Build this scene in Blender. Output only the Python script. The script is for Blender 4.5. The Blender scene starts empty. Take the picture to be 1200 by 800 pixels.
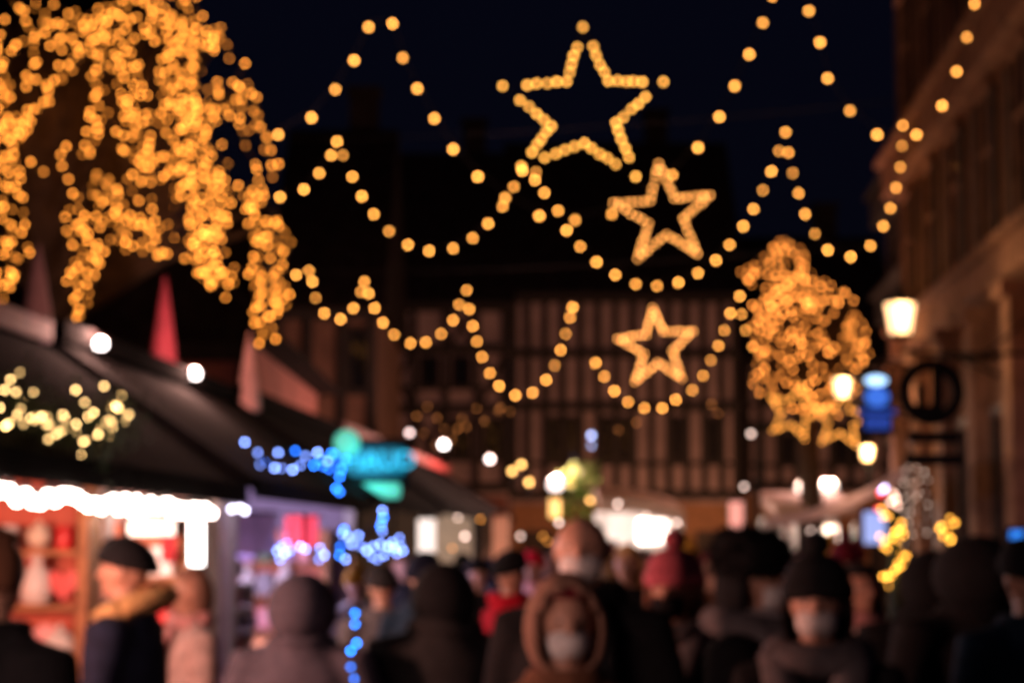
import bpy, bmesh, math, random
from mathutils import Vector, Matrix
PI = math.pi
sc = bpy.context.scene
C = sc.collection
R = random.Random(11)

# ------------------------------------------------------------ camera, sky, exposure
LENS = 70.0
FPX = 1200 * LENS / 36.0
CAMZ = 1.75
PITCH = math.atan(240 / FPX)
cd = bpy.data.cameras.new("camera"); cam = bpy.data.objects.new("camera", cd); C.objects.link(cam)
cam.location = (0, 0, CAMZ); cam.rotation_euler = (PI / 2 + PITCH, 0, 0)
cd.lens = LENS; cd.sensor_width = 36; cd.clip_end = 3000; cd.clip_start = 0.05
cd.dof.use_dof = True; cd.dof.focus_distance = 0.5; cd.dof.aperture_fstop = 22.0
sc.camera = cam
world = bpy.data.worlds.new("World"); sc.world = world; world.use_nodes = True
wn = world.node_tree.nodes; wl = world.node_tree.links
bg = wn["Background"]
tc = wn.new("ShaderNodeTexCoord"); sp = wn.new("ShaderNodeSeparateXYZ"); rp = wn.new("ShaderNodeValToRGB")
wl.new(tc.outputs["Generated"], sp.inputs[0]); wl.new(sp.outputs["Z"], rp.inputs[0]); wl.new(rp.outputs[0], bg.inputs[0])
rp.color_ramp.elements[0].position = 0.0; rp.color_ramp.elements[0].color = (0.0016, 0.0016, 0.0035, 1)
rp.color_ramp.elements[1].position = 0.5; rp.color_ramp.elements[1].color = (0.0012, 0.0016, 0.0062, 1)
bg.inputs[1].default_value = 1.0
sc.view_settings.view_transform = 'Standard'; sc.view_settings.look = 'None'
sc.view_settings.exposure = 0; sc.view_settings.gamma = 1
cy = sc.cycles
cy.use_adaptive_sampling = False; cy.use_denoising = True
try:
    cy.denoiser = 'OPENIMAGEDENOISE'; cy.denoising_prefilter = 'ACCURATE'
except Exception: pass
cy.max_bounces = 5; cy.diffuse_bounces = 3; cy.glossy_bounces = 2; cy.sample_clamp_indirect = 2.0
cy.caustics_reflective = False; cy.caustics_refractive = False

def at(px, py, Y):
    """point seen at photo pixel (1200x800) at distance Y down the street"""
    dx = (px - 600) / FPX; dy = (400 - py) / FPX
    c, s = math.cos(PITCH), math.sin(PITCH)
    v = Vector((dx, c - dy * s, s + dy * c))
    v *= Y / v.y
    return Vector((v.x, v.y, v.z + CAMZ))
SL = 0.064                      # the street runs slightly to the right
ROT = -math.atan(SL)
def W(k, Y, z=0): return Vector((k + SL * Y, Y, z))

# ------------------------------------------------------------ materials
MATS = {}
def mat(name, col, rough=0.7, var=0.18, scale=6.0, metal=0.0, bump=0.0, spec=None):
    if name in MATS: return MATS[name]
    m = bpy.data.materials.new(name); m.use_nodes = True
    n = m.node_tree.nodes; l = m.node_tree.links; b = n["Principled BSDF"]
    t = n.new("ShaderNodeTexCoord"); no = n.new("ShaderNodeTexNoise"); no.inputs["Scale"].default_value = scale
    no.inputs["Detail"].default_value = 4
    l.new(t.outputs["Object"], no.inputs["Vector"])
    r = n.new("ShaderNodeValToRGB")
    r.color_ramp.elements[0].position = 0.3; r.color_ramp.elements[1].position = 0.7
    r.color_ramp.elements[0].color = tuple(c * (1 - var) for c in col[:3]) + (1,)
    r.color_ramp.elements[1].color = tuple(min(1, c * (1 + var)) for c in col[:3]) + (1,)
    l.new(no.outputs["Fac"], r.inputs[0]); l.new(r.outputs[0], b.inputs["Base Color"])
    b.inputs["Roughness"].default_value = rough; b.inputs["Metallic"].default_value = metal
    b.inputs['Specular IOR Level'].default_value = .5 if spec is None else spec
    if bump:
        bp = n.new("ShaderNodeBump"); bp.inputs["Strength"].default_value = bump
        l.new(no.outputs["Fac"], bp.inputs["Height"]); l.new(bp.outputs[0], b.inputs["Normal"])
    MATS[name] = m; return m
def emi(name, col, strength, vary=0.0, sampling='AUTO'):
    """a thing that gives off light; vary = how much lamps of the same kind differ from one another"""
    if name in MATS: return MATS[name]
    m = bpy.data.materials.new(name); m.use_nodes = True
    n = m.node_tree.nodes; l = m.node_tree.links; b = n["Principled BSDF"]
    b.inputs["Base Color"].default_value = tuple(min(.8, c) for c in col) + (1,)
    b.inputs["Emission Color"].default_value = tuple(col) + (1,)
    b.inputs["Emission Strength"].default_value = strength
    if vary:
        oi = n.new("ShaderNodeObjectInfo"); mr = n.new("ShaderNodeMapRange")
        mr.inputs["To Min"].default_value = strength * (1 - vary); mr.inputs["To Max"].default_value = strength * (1 + vary)
        l.new(oi.outputs["Random"], mr.inputs["Value"]); l.new(mr.outputs[0], b.inputs["Emission Strength"])
    m.cycles.emission_sampling = sampling
    MATS[name] = m; return m

BLACK = mat("black_metal", (.006, .006, .007), .8, .3, spec=.15)
WIRE = mat("black_cable", (.01, .01, .01), .6)
WOOD = mat("dark_wood", (.07, .04, .025), .7, .35, 9, bump=.2)
WOODO = mat("orange_wood", (.42, .17, .06), .6, .25, 9)
TILE = mat("dark_roof_tile", (.03, .02, .018), .9, .4, 3, bump=.3, spec=.1)
ROOFB = mat("black_roof_felt", (.005, .0035, .0035), .95, .5, 3, spec=.03)
REDF = mat("red_fabric", (.5, .03, .04), .8, .2, 5)
PINKW = mat("pink_board", (.6, .09, .09), .6, .25, 5)
PLAST = mat("pale_plaster", (.46, .30, .28), .85, .25, 1.5)
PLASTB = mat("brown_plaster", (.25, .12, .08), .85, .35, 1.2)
PLASTR = mat("red_plaster", (.28, .10, .075), .85, .3, 1.2)
STONE = mat("warm_sandstone", (.27, .14, .08), .9, .4, 1.3, bump=.3, spec=.1)
STONE2 = mat("carved_sandstone", (.30, .16, .10), .9, .4, 3, bump=.4, spec=.1)
SHUT = mat("dark_shutter", (.06, .035, .025), .7, .3, 8, spec=.2)
GLASSD = mat("dark_glass", (.012, .012, .016), .08, .2, 2)
TIMB = mat("timber", (.035, .022, .018), .8, .3, 5)
CANV = mat("pale_canvas", (.55, .36, .29), .8, .2, 3)
BARK = mat("bark", (.06, .038, .025), .9, .4, 7, bump=.4)
LEAF = mat("green_leaves", (.09, .16, .03), .6, .5, 8)
FIR = mat("fir_sprig", (.03, .055, .022), .7, .5, 10)
WHITEP = mat("white_paint", (.7, .68, .66), .5, .08, 4)
SKIN = mat("skin", (.52, .29, .21), .5, .08, 12)

# ------------------------------------------------------------ mesh builder
class MB:
    def __init__(s): s.bm = bmesh.new(); s.mi = 0
    def _new(s, faces):
        for f in faces: f.material_index = s.mi
    def box(s, c, d, rz=0, bev=0.0, M=None):
        r = bmesh.ops.create_cube(s.bm, size=1)
        vs = r['verts']
        m = Matrix.Translation(Vector(c)) @ Matrix.Rotation(rz, 4, 'Z') @ Matrix.Diagonal((d[0], d[1], d[2], 1))
        if M: m = M @ m
        bmesh.ops.transform(s.bm, matrix=m, verts=vs)
        fs = set(f for v in vs for f in v.link_faces); s._new(fs)
        if bev:
            es = list(set(e for f in fs for e in f.edges))
            rr = bmesh.ops.bevel(s.bm, geom=es, offset=bev, segments=2, affect='EDGES', profile=.5); s._new(rr['faces'])
        return s
    def ball(s, c, r, seg=10, M=None):
        r = (r, r, r) if not hasattr(r, '__len__') else r
        q = bmesh.ops.create_uvsphere(s.bm, u_segments=seg, v_segments=max(6, seg * 2 // 3), radius=1)
        m = Matrix.Translation(Vector(c)) @ (M or Matrix.Identity(4)) @ Matrix.Diagonal((r[0], r[1], r[2], 1))
        bmesh.ops.transform(s.bm, matrix=m, verts=q['verts'])
        fs = set(f for v in q['verts'] for f in v.link_faces); s._new(fs)
        for f in fs: f.smooth = True
        return s
    def ico(s, c, r, sub=1):
        q = bmesh.ops.create_icosphere(s.bm, subdivisions=sub, radius=r)
        bmesh.ops.translate(s.bm, vec=Vector(c), verts=q['verts'])
        for v in q['verts']:
            for f in v.link_faces: f.material_index = s.mi; f.smooth = True
        return s
    def tube(s, pts, rs, seg=8, flat=None, smooth=True):
        """tapered tube through pts; rs one radius or a list (or (rx,ry) pairs)"""
        pts = [Vector(p) for p in pts]
        if not hasattr(rs, '__len__'): rs = [rs] * len(pts)
        rings = []; prev = None
        for i, p in enumerate(pts):
            a = pts[max(0, i - 1)]; b = pts[min(len(pts) - 1, i + 1)]
            t = (b - a).normalized()
            up = Vector((0, 1, 0)) if abs(t.z) > .7 else Vector((0, 0, 1))
            if prev is not None and prev.cross(t).length > .1: up = prev
            x = up.cross(t).normalized(); y = t.cross(x).normalized(); prev = y
            r = rs[i]; rx, ry = (r if hasattr(r, '__len__') else (r, r))
            rings.append([s.bm.verts.new(p + x * (rx * math.cos(2 * PI * k / seg)) + y * (ry * math.sin(2 * PI * k / seg))) for k in range(seg)])
        for a, b in zip(rings, rings[1:]):
            for k in range(seg):
                f = s.bm.faces.new((a[k], a[(k + 1) % seg], b[(k + 1) % seg], b[k])); f.material_index = s.mi; f.smooth = smooth
        for q, rev in ((rings[0], True), (rings[-1], False)):
            f = s.bm.faces.new(list(reversed(q)) if rev else q); f.material_index = s.mi
        return s
    def prism(s, poly, axis_from, axis_to):
        """polygon given as list of (a,b) mapped by two callables into 3D near/far faces"""
        A = [s.bm.verts.new(axis_from(*p)) for p in poly]; B = [s.bm.verts.new(axis_to(*p)) for p in poly]
        n = len(poly)
        fs = [s.bm.faces.new(A), s.bm.faces.new(list(reversed(B)))]
        for i in range(n): fs.append(s.bm.faces.new((A[i], B[i], B[(i + 1) % n], A[(i + 1) % n])))
        s._new(fs); return s
    def quad(s, a, b, c, d):
        f = s.bm.faces.new([s.bm.verts.new(Vector(p)) for p in (a, b, c, d)]); f.material_index = s.mi; return s
    def lathe(s, prof, c=(0, 0, 0), seg=16, smooth=True):
        rings = [[s.bm.verts.new(Vector(c) + Vector((r * math.cos(2 * PI * k / seg), r * math.sin(2 * PI * k / seg), z))) for k in range(seg)] for r, z in prof]
        for a, b in zip(rings, rings[1:]):
            for k in range(seg):
                f = s.bm.faces.new((a[k], a[(k + 1) % seg], b[(k + 1) % seg], b[k])); f.material_index = s.mi; f.smooth = smooth
        for q, rev in ((rings[0], True), (rings[-1], False)):
            f = s.bm.faces.new(list(reversed(q)) if rev else q); f.material_index = s.mi
        return s
    def mesh(s, name, mats):
        bmesh.ops.recalc_face_normals(s.bm, faces=s.bm.faces)
        me = bpy.data.meshes.new(name); s.bm.to_mesh(me); s.bm.free()
        for m in (mats if isinstance(mats, (list, tuple)) else [mats]): me.materials.append(m)
        return me
    def build(s, name, mats, parent=None, loc=None):
        o = bpy.data.objects.new(name, s.mesh(name, mats)); C.objects.link(o)
        if parent: o.parent = parent
        if loc is not None: o.location = loc
        return o

def tag(o, label=None, cat=None, group=None, kind=None):
    if label: o['label'] = label
    if cat: o['category'] = cat
    if group: o['group'] = group
    if kind: o['kind'] = kind
    return o
def thing(name, loc, label, cat, group=None, rz=0.0):
    o = bpy.data.objects.new(name, None); C.objects.link(o); o.location = loc; o.rotation_euler = (0, 0, rz)
    o.empty_display_size = .2
    return tag(o, label, cat, group)
def link(name, me, parent=None, loc=None, m=None, scale=None, rot=None):
    o = bpy.data.objects.new(name, me); C.objects.link(o)
    if parent: o.parent = parent
    if loc is not None: o.location = loc
    if scale is not None: o.scale = scale if hasattr(scale, '__len__') else (scale,) * 3
    if rot is not None: o.rotation_euler = rot
    if m is not None:
        o.material_slots[0].link = 'OBJECT'; o.material_slots[0].material = m
    return o
def lamp(name, loc, power, col, parent=None, r=.08):
    d = bpy.data.lights.new(name, 'POINT'); d.energy = power; d.color = col; d.shadow_soft_size = r
    o = bpy.data.objects.new(name, d); C.objects.link(o); o.location = loc
    if parent: o.parent = parent
    return o

# ------------------------------------------------------------ ground
def ground():
    m = bpy.data.materials.new("cobbles"); m.use_nodes = True
    n = m.node_tree.nodes; l = m.node_tree.links; b = n["Principled BSDF"]
    t = n.new("ShaderNodeTexCoord"); v = n.new("ShaderNodeTexVoronoi"); v.inputs["Scale"].default_value = 8
    v.feature = 'DISTANCE_TO_EDGE'
    l.new(t.outputs["Object"], v.inputs["Vector"])
    r = n.new("ShaderNodeValToRGB"); r.color_ramp.elements[0].color = (.015, .014, .013, 1); r.color_ramp.elements[1].color = (.09, .08, .075, 1)
    r.color_ramp.elements[1].position = .12
    l.new(v.outputs["Distance"], r.inputs[0]); l.new(r.outputs[0], b.inputs["Base Color"])
    bp = n.new("ShaderNodeBump"); bp.inputs["Distance"].default_value = .03; l.new(v.outputs["Distance"], bp.inputs["Height"]); l.new(bp.outputs[0], b.inputs["Normal"])
    b.inputs["Roughness"].default_value = .45
    g = MB(); g.quad((-400, -50, 0), (400, -50, 0), (400, 900, 0), (-400, 900, 0))
    tag(g.build("cobbled_ground", m), kind='structure')
ground()

# ------------------------------------------------------------ buildings
def facade_building(name, label, cat, k, Y0, Y1, H, cornice_z, belt_z, wallm, trimm, win_m, shut_m, pitch, ww, rows, roof_h=3.0, sideways=1, depth=8):
    """a building standing along the right side of the street; local y = along the street, local x = away from it"""
    p0 = W(k, Y0); L = (Y1 - Y0)
    t = thing(name, p0, label, cat, rz=ROT)
    w = MB(); w.box((depth / 2, L / 2, H / 2), (depth, L, H)); w.build("wall", wallm, t)
    for z, hh, pr in ((cornice_z, .55, .28), (belt_z, .4, .18), (H - .3, .6, .35)):
        c = MB(); c.box((-pr / 2, L / 2, z), (pr, L + .1, hh), bev=.04); c.box((-pr / 2 - .06, L / 2, z + hh / 2 + .05), (pr + .12, L + .16, .1)); c.build("cornice", trimm, t)
    for (z0, z1) in rows:
        n = int(L / pitch)
        for i in range(n):
            y = (i + .5) * L / n
            f = MB(); hh = z1 - z0
            f.box((-.05, y, z1 + .08), (.1, ww + .3, .14)); f.box((-.07, y, z0 - .06), (.14, ww + .3, .1))
            for s in (-1, 1): f.box((-.02, y + s * (ww / 2 + .05), (z0 + z1) / 2), (.045, .1, hh))
            fo = f.build("window", trimm, t)
            g = MB(); g.box((-.006, y, (z0 + z1) / 2), (.02, ww, hh)); g.build("pane", win_m, fo)
            g = MB(); g.box((-.03, y, (z0 + z1) / 2), (.03, .05, hh)); g.box((-.03, y, z0 + hh * .62), (.03, ww, .05)); g.build("glazing_bar", trimm, fo)
            for s in (-1, 1):
                sm = MB(); c = y + s * (ww / 2 + .1 + ww * .26)
                sm.box((-.03, c, (z0 + z1) / 2), (.04, ww * .46, hh))
                for q in range(9): sm.box((-.056, c, z0 + (q + .5) * hh / 9), (.015, ww * .38, hh / 14))
                sm.build("shutter", shut_m, fo)
    r = MB(); r.prism([(-.4, H), (depth + .4, H), (depth * .5, H + roof_h)], lambda a, b: Vector((a, -.2, b)), lambda a, b: Vector((a, L + .2, b)))
    r.build("roof", TILE, t)
    return t, L

KR = 4.45
tb, L = facade_building("stone_building", "tall sandstone building with shuttered windows lining the right side of the street", "building",
    KR, 14, 33.6, 12.5, 7.9, 5.1, STONE, STONE2, GLASSD, SHUT, 2.2, .8, [(5.55, 7.45), (8.6, 10.8)])
# ground floor: pilasters, door and shop windows
for i in range(8):
    y = 1.0 + i * 2.6
    p = MB(); p.box((-.12, y, 2.3), (.24, .5, 4.6), bev=.03); p.box((-.16, y, 4.68), (.34, .66, .18)); p.box((-.16, y, .2), (.34, .66, .4)); p.build("pilaster", STONE2, tb)
for i in range(7):
    y = 2.3 + i * 2.6
    f = MB()
    if i in (2, 5):
        f.box((-.03, y, 1.2), (.06, 1.2, 2.4)); d = f.build("door", WOOD, tb)
        h = MB(); h.ball((-.1, y + .45, 1.05), .035); h.build("handle", BLACK, d)
    else:
        f.box((-.03, y, 3.42), (.07, 1.7, .12)); f.box((-.03, y, .7), (.07, 1.7, .12))
        for s in (-.8, .8): f.box((-.03, y + s, 2.05), (.07, .1, 2.6))
        fo = f.build("shop_window", WOOD, tb)
        g = MB(); g.box((-.008, y, 2.05), (.02, 1.5, 2.58)); g.build("pane", GLASSD, fo)
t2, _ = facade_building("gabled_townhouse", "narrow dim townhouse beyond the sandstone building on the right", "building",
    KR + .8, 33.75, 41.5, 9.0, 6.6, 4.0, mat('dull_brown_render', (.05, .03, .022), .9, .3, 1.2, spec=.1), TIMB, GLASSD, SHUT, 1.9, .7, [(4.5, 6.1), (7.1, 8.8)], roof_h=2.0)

def timber_house(name, label, px0, px1, Y, eave_z, ridge_z, floors, wallm, dens=1.0, depth=9, braces=True, cols=None, ground_m=None, ridge_along=True):
    a = at(px0, 640, Y); b = at(px1, 640, Y); Wd = b.x - a.x
    t = thing(name, (a.x, Y, 0), label, "building")
    w = MB(); w.box((Wd / 2, depth / 2, eave_z / 2), (Wd, depth, eave_z)); w.build("wall", wallm, t)
    zs = [floors[0]] + list(floors[1:])
    tm = MB()
    for z in zs + [eave_z - .12]: tm.box((Wd / 2, -.06, z), (Wd + .1, .12, .26))
    n = cols or max(3, int(Wd / 1.25 * dens))
    bays = [(zs[i], (zs[i + 1] if i + 1 < len(zs) else eave_z - .12)) for i in range(len(zs))]
    for (z0, z1) in bays:
        for i in range(n + 1):
            tm.box((min(max(i * Wd / n, .1), Wd - .1), -.05, (z0 + z1) / 2), (.2, .1, z1 - z0 - .26))
        if z1 - z0 > 1.6: tm.box((Wd / 2, -.045, z0 + (z1 - z0) * .35), (Wd, .08, .12))
    tm.build("timber_frame", TIMB, t)
    if braces:
        br = MB()
        for bi, (z0, z1) in enumerate(bays):
            for i in range(n):
                if (i + bi) % 3 == 1:
                    x0 = i * Wd / n + .1; x1 = (i + 1) * Wd / n - .1
                    for sgn in (0, 1):
                        p, q = ((x0, x1) if sgn else (x1, x0))
                        br.tube([(p, -.03, z0 + .13), (q, -.03, z1 - .13)], .07, 4, smooth=False)
        br.build("brace", TIMB, t)
    for bi, (z0, z1) in enumerate(bays):
        for i in range(n):
            if (i + bi) % 3 != 1 and (i * 7 + bi * 3) % 4 != 0 and z1 - z0 > 1.6:
                xc = (i + .5) * Wd / n; ww = Wd / n * .55; hh = (z1 - z0) * .5
                f = MB()
                zc = z0 + (z1 - z0) * .62
                for s in (-1, 1): f.box((xc + s * ww / 2, -.09, zc), (.08, .06, hh))
                for s in (-1, 1): f.box((xc, -.09, zc + s * hh / 2), (ww, .06, .08))
                fo = f.build("window", TIMB, t)
                g = MB(); g.box((xc, -.03, zc), (ww, .05, hh)); g.build("pane", GLASSD, fo)
    r = MB()
    if ridge_along:
        r.prism([(-.5, eave_z), (depth + .5, eave_z), (depth / 2, ridge_z)], lambda p, q: Vector((-.2, p, q)), lambda p, q: Vector((Wd + .2, p, q)))
    else:
        r.prism([(-.5, eave_z), (Wd + .5, eave_z), (Wd / 2, ridge_z)], lambda p, q: Vector((p, -.25, q)), lambda p, q: Vector((p, depth, q)))
    ro = r.build("roof", TILE, t)
    c = MB(); c.box((Wd * .7, depth * .55, ridge_z + .2), (.7, .7, 1.6)); c.box((Wd * .7, depth * .55, ridge_z + 1.05), (.85, .85, .12)); c.build("chimney", TILE, ro)
    if ground_m:
        g = MB(); g.box((Wd / 2, -.02, floors[0] / 2 - .1), (Wd - .1, .05, floors[0] - .3)); g.build("ground_floor_wall", ground_m, t)
        for i in range(4):
            d = MB(); d.box((Wd * (i + .5) / 4, -.08, 1.1), (.9, .08, 2.2)); d.build("door", WOOD, t)
    return t, Wd
timber_house("half_timbered_house", "half-timbered house with pale panels behind the left half of the bulb swags", 447, 596, 56, 8.6, 13.8, [3.4, 5.6, 7.3], PLAST, braces=True, cols=4, ground_m=PLASTR)
timber_house("half_timbered_house", "half-timbered house with close upright posts behind the smallest star", 598, 868, 56.4, 8.9, 14.2, [3.2, 5.7, 7.2], PLAST, dens=1.6, braces=False, cols=13, ground_m=WOODO)
timber_house("half_timbered_house", "pale timbered house behind the round lit tree on the right", 872, 1060, 58, 7.2, 11.5, [3.5, 5.2], PLAST, cols=9, braces=False, ground_m=WOODO)
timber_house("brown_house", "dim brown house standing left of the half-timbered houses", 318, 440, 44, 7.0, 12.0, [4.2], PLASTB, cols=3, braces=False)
timber_house("gabled_house", "reddish gabled house under the drooping lit tree branches", 82, 292, 27, 4.5, 6.1, [3.3], mat("lit_red_plaster", (.5, .17, .14), .9, .25, 1.5), cols=2, braces=False, ridge_along=False)  # lightened copy of the red plaster, standing in for light on the gable
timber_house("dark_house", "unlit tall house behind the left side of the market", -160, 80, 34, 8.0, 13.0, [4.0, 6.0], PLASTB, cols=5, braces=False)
hl = MB()
for i in range(40):
    x = -160 + i * 8; hl.ball((x, 260 + R.uniform(-20, 20), 0), (14, 30, 18 + 7 * math.sin(i * .5) + R.uniform(0, 3)), 10)
tag(hl.build("hills", mat("dark_hill", (.02, .025, .015), .9)), kind='structure')

# ------------------------------------------------------------ bulbs and light strings
def bulb_mesh(r, m, sub=2, cap=True):
    b = MB(); b.ico((0, 0, 0), r, sub)
    if cap: b.mi = 1; b.lathe([(r * .5, r * .85), (r * .45, r * 1.7), (r * .2, r * 1.9)], seg=8)
    return b.mesh("bulb", [m, WIRE])
WARM = (1.0, .375, .065)
E_A = emi("bulb_warm_upper", WARM, 12.9, .3); E_B = emi("bulb_warm_middle", WARM, 18.1, .5); E_C = emi("bulb_warm_lower", WARM, 19.7, .5)
BA = bulb_mesh(.0205, E_A); BB = bulb_mesh(.0235, E_B); BC = bulb_mesh(.026, E_C)

def light_string(pts, Y, me, label, group=None, dipY=0.0, name="light_string", cat="string lights", wr=.006, jit=0):
    P = [at(x, y, Y + R.uniform(-jit, jit)) for x, y in pts]
    t = thing(name, P[0], label, cat, group)
    w = MB(); w.tube([p - P[0] + Vector((0, 0, .05)) for p in P], wr, 5); w.build("cable", WIRE, t)
    for p in P: link("bulb", me, t, p - P[0])
    return t
sA = [(326,158),(365,138),(393,105),(415,71),(432,32),(446,16),(460,28),(472,68),(489,104),(509,139),(531,175),(560,207),(592,232),(632,253),(674,258),(717,251),(756,232),(788,205),(818,173),(843,137),(861,101),(878,64),(894,27),(905,-4),(922,-22),(940,-15),(948,13),(961,50),(970,92),(996,130),(1028,158),(1074,158),(1104,124),(1121,84),(1133,44),(1142,5),(1152,-30)]
sA = [p for p in sA if p not in ((446,16),(756,232))]
light_string(sA, 19.6, BA, "topmost swagged string of large warm bulbs passing the biggest star")
sB1 = [(308,236),(328,231),(356,222),(374,203),(388,182),(395,166),(402,182),(413,207),(424,230),(438,251),(456,271),(478,287),(503,294),(531,291),(554,279),(572,262),(589,242),(602,219),(612,200)]
light_string(sB1, 30, BB, "middle bulb string from the bright tree dipping left of the biggest star")
sB2 = [(628,202),(627,211),(638,226),(654,247),(664,270),(680,289),(699,307),(721,322),(745,333),(770,335),(795,331),(818,320),(839,305),(855,287),(871,265),(883,245),(894,223),(904,201),(913,177),(920.5,155)]
light_string(sB2, 30, BB, "bulb string hanging in a deep curve just under the middle star")
sB3 = [(924,179),(929,203),(936,226.5),(943.5,251),(955,274),(970,293),(997,301),(1020,288),(1035,265),(1043.5,244),(1050,220),(1055,196),(1057,171),(1058,147)]
light_string(sB3, 30, BB, "bulb string sagging above the round lit tree towards the sandstone building")
sC1 = [(347,322),(362,317),(366,330),(370,349),(380,367),(399,374),(414,361),(423,342),(427,330),(432,344),(439,361),(449,378),(462,392),(481,402),(499,401),(517,391),(531,375),(538,357),(547,340)]
light_string(sC1, 37, BC, "lowest bulb string making two shallow dips right of the bright tree")
sC2 = [(550,362),(554,382),(559,400),(565,418),(574,437),(585,452),(604,463),(624,460),(640,445),(650,428),(657,410),(663,391),(668,372),(671,360)]
light_string(sC2, 37, BC, "U-shaped bulb string hanging left of the smallest star")
sC3 = [(698,425),(708,441),(720,458),(736,471),(755,478),(776,478),(792,468),(811,457),(824,440),(833,422),(842,405),(849,387),(856,367),(867,347)]
light_string(sC3, 37, BC, "bulb string curving below the smallest star")
light_string([(869,368),(874,387),(882,406),(893,420)], 37, BC, "short bulb string falling in front of the round lit tree")

def star(V, Y, me, label, n, tip_gap=True, group="lit stars over the street", name="illuminated_star", wr=.012):
    P = [at(x, y, Y) for x, y in V]; c = sum(P, Vector()) / len(P)
    t = thing(name, c, label, "star light", group)
    f = MB(); Q = [p - c + Vector((0, .04, 0)) for p in P]; f.tube(Q + [Q[0]], wr, 5); f.build("frame", BLACK, t)
    k = len(P)
    for i in range(k):
        a, b = P[i], P[(i + 1) % k]
        link("bulb", me, t, a - c)
        for j in range(1, n):
            u = j / n
            if tip_gap: u = (.22 + .78 * u) if i % 2 == 0 else (.78 * u)
            link("bulb", me, t, a.lerp(b, u) - c + Vector((R.uniform(-.01, .01), 0, R.uniform(-.01, .01))))
    return t
V1 = [(683,32),(713,95),(777.5,96),(722,144),(745,207),(685,168),(611,195),(646,148),(589,101),(664,96)]
V2 = [(772,192),(790,232),(832,229),(801,256),(817,297),(781,275),(747,303),(760,262),(719,238),(762,235)]
V3 = [(765,361),(777,388),(812,388),(788,411),(799,443),(771,425),(744,447),(755,415),(724,397),(757,392)]
# vertices run tip, notch, tip, notch ...
star(V1, 19.6, bulb_mesh(.019, emi("star_bulb_near", (1, .42, .07), 9.8, .2)), "largest lit star hanging highest over the street", 5)
star(V2, 30, bulb_mesh(.022, emi("star_bulb_mid", (1, .38, .085), 8.3, .25)), "middle-sized lit star between the largest and the smallest", 6, False)
star(V3, 37, bulb_mesh(.024, emi("star_bulb_far", (1, .38, .09), 9.1, .2)), "smallest lit star of the three over the street", 6, False)
def starpoly(cx, cy, r, ph=0):
    return [(cx + (r if i % 2 == 0 else r * .45) * math.sin(ph + i * PI / 5), cy - (r if i % 2 == 0 else r * .45) * math.cos(ph + i * PI / 5)) for i in range(10)]
BS = bulb_mesh(.021, emi("star_bulb_small", (1, .36, .06), 6.0, .25), 1)
star(starpoly(931, 483, 33, .25), 32, BS, "small lit star under the round tree, left of its twin", 4, False, "small stars under the lit tree")
star(starpoly(986, 492, 34, .1), 32, BS, "small lit star under the round tree near the small lantern", 4, False, "small stars under the lit tree")
# span cables that carry strings and stars
def cable(pts, label):
    m = MB(); m.tube(pts, .008, 5); o = m.build("span_cable", WIRE, None); tag(o, label, "cable", "cables across the street")
for Y, z0, z1, lab in ((19.6, 7.6, 8.4, "thin dark cable over the street carrying the largest star"), (30, 8.0, 8.6, "thin dark cable over the street carrying the middle star"), (37, 7.0, 7.4, "thin dark cable over the street carrying the smallest star")):
    L0 = Vector((-9, Y + .05, z0)); R0 = W(KR, Y + .05, z1)
    cable([L0.lerp(R0, i / 12) - Vector((0, 0, .5 * math.sin(PI * i / 12) * .6)) for i in range(13)], lab)

# ------------------------------------------------------------ lit trees
def strand_pts(poly, step, jit, Y, jy):
    out = []
    yy = Y + R.uniform(-jy, jy)
    for (a, b) in zip(poly, poly[1:]):
        d = math.dist(a, b); n = max(1, int(d / step))
        for i in range(n):
            u = i / n
            out.append(at(a[0] + (b[0] - a[0]) * u + R.uniform(-jit, jit), a[1] + (b[1] - a[1]) * u + R.uniform(-jit, jit), yy + R.uniform(-.15, .15)))
    return out
def lit_tree(base, fork, label, strands, Y, bulb_r, em, step, jit, jy, copies, trunk_r, lights_label, small=1, twig=.012, more=1):
    t = thing("tree", base, label, "tree")
    tr = MB(); m1 = base.lerp(fork, .5) + Vector((.08, .05, 0))
    tr.tube([base + Vector((0, 0, -.1)) - base, m1 - base, fork - base], [trunk_r * 1.35, trunk_r, trunk_r * .8], 12); tr.build("trunk", BARK, t)
    br = MB(); allp = []
    for poly, rep in strands:
        for c in range(rep + (rep > 1) * more):
            off = (R.gauss(0, copies), R.gauss(0, copies)) if c else (0, 0)
            pl = [(x + off[0], y + off[1]) for x, y in poly]
            P = strand_pts(pl, step, jit, Y, jy)
            if len(P) > 1:
                allp += P
                br.tube([p - base + Vector((0, .03, 0)) for p in P], [twig * (2.2 - 1.6 * i / len(P)) for i in range(len(P))], 4)
        P0 = at(poly[0][0], poly[0][1], Y)
        mid = fork.lerp(P0, .5) + Vector((0, 0, .25 * (P0 - fork).length * .3))
        br.tube([fork - base, mid - base, P0 - base], [trunk_r * .45, trunk_r * .28, twig * 2], 7)
    br.build("branches", BARK, t)
    l = thing("fairy_lights", base, lights_label, "fairy lights")
    R.shuffle(allp)
    me = bulb_mesh(bulb_r, em, small, cap=False)
    for p in allp[:100]: link("bulb", me, l, p - base)
    rest = MB()
    for i, p in enumerate(allp[100:]): rest.mi = i % 3; rest.ico(p - base, bulb_r, 1)
    mm = [em, emi(em.name + "_dim", LT, em_s * .45, 0), emi(em.name + "_bright", LT, em_s * 1.25, 0)]
    tag(rest.build("bulbs", mm, l), kind='stuff')
    print("tree bulbs", len(allp))
LT = (1.0, .31, .04); em_s = 8.6
EL = emi("tree_bulb", LT, em_s, .6)
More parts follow.
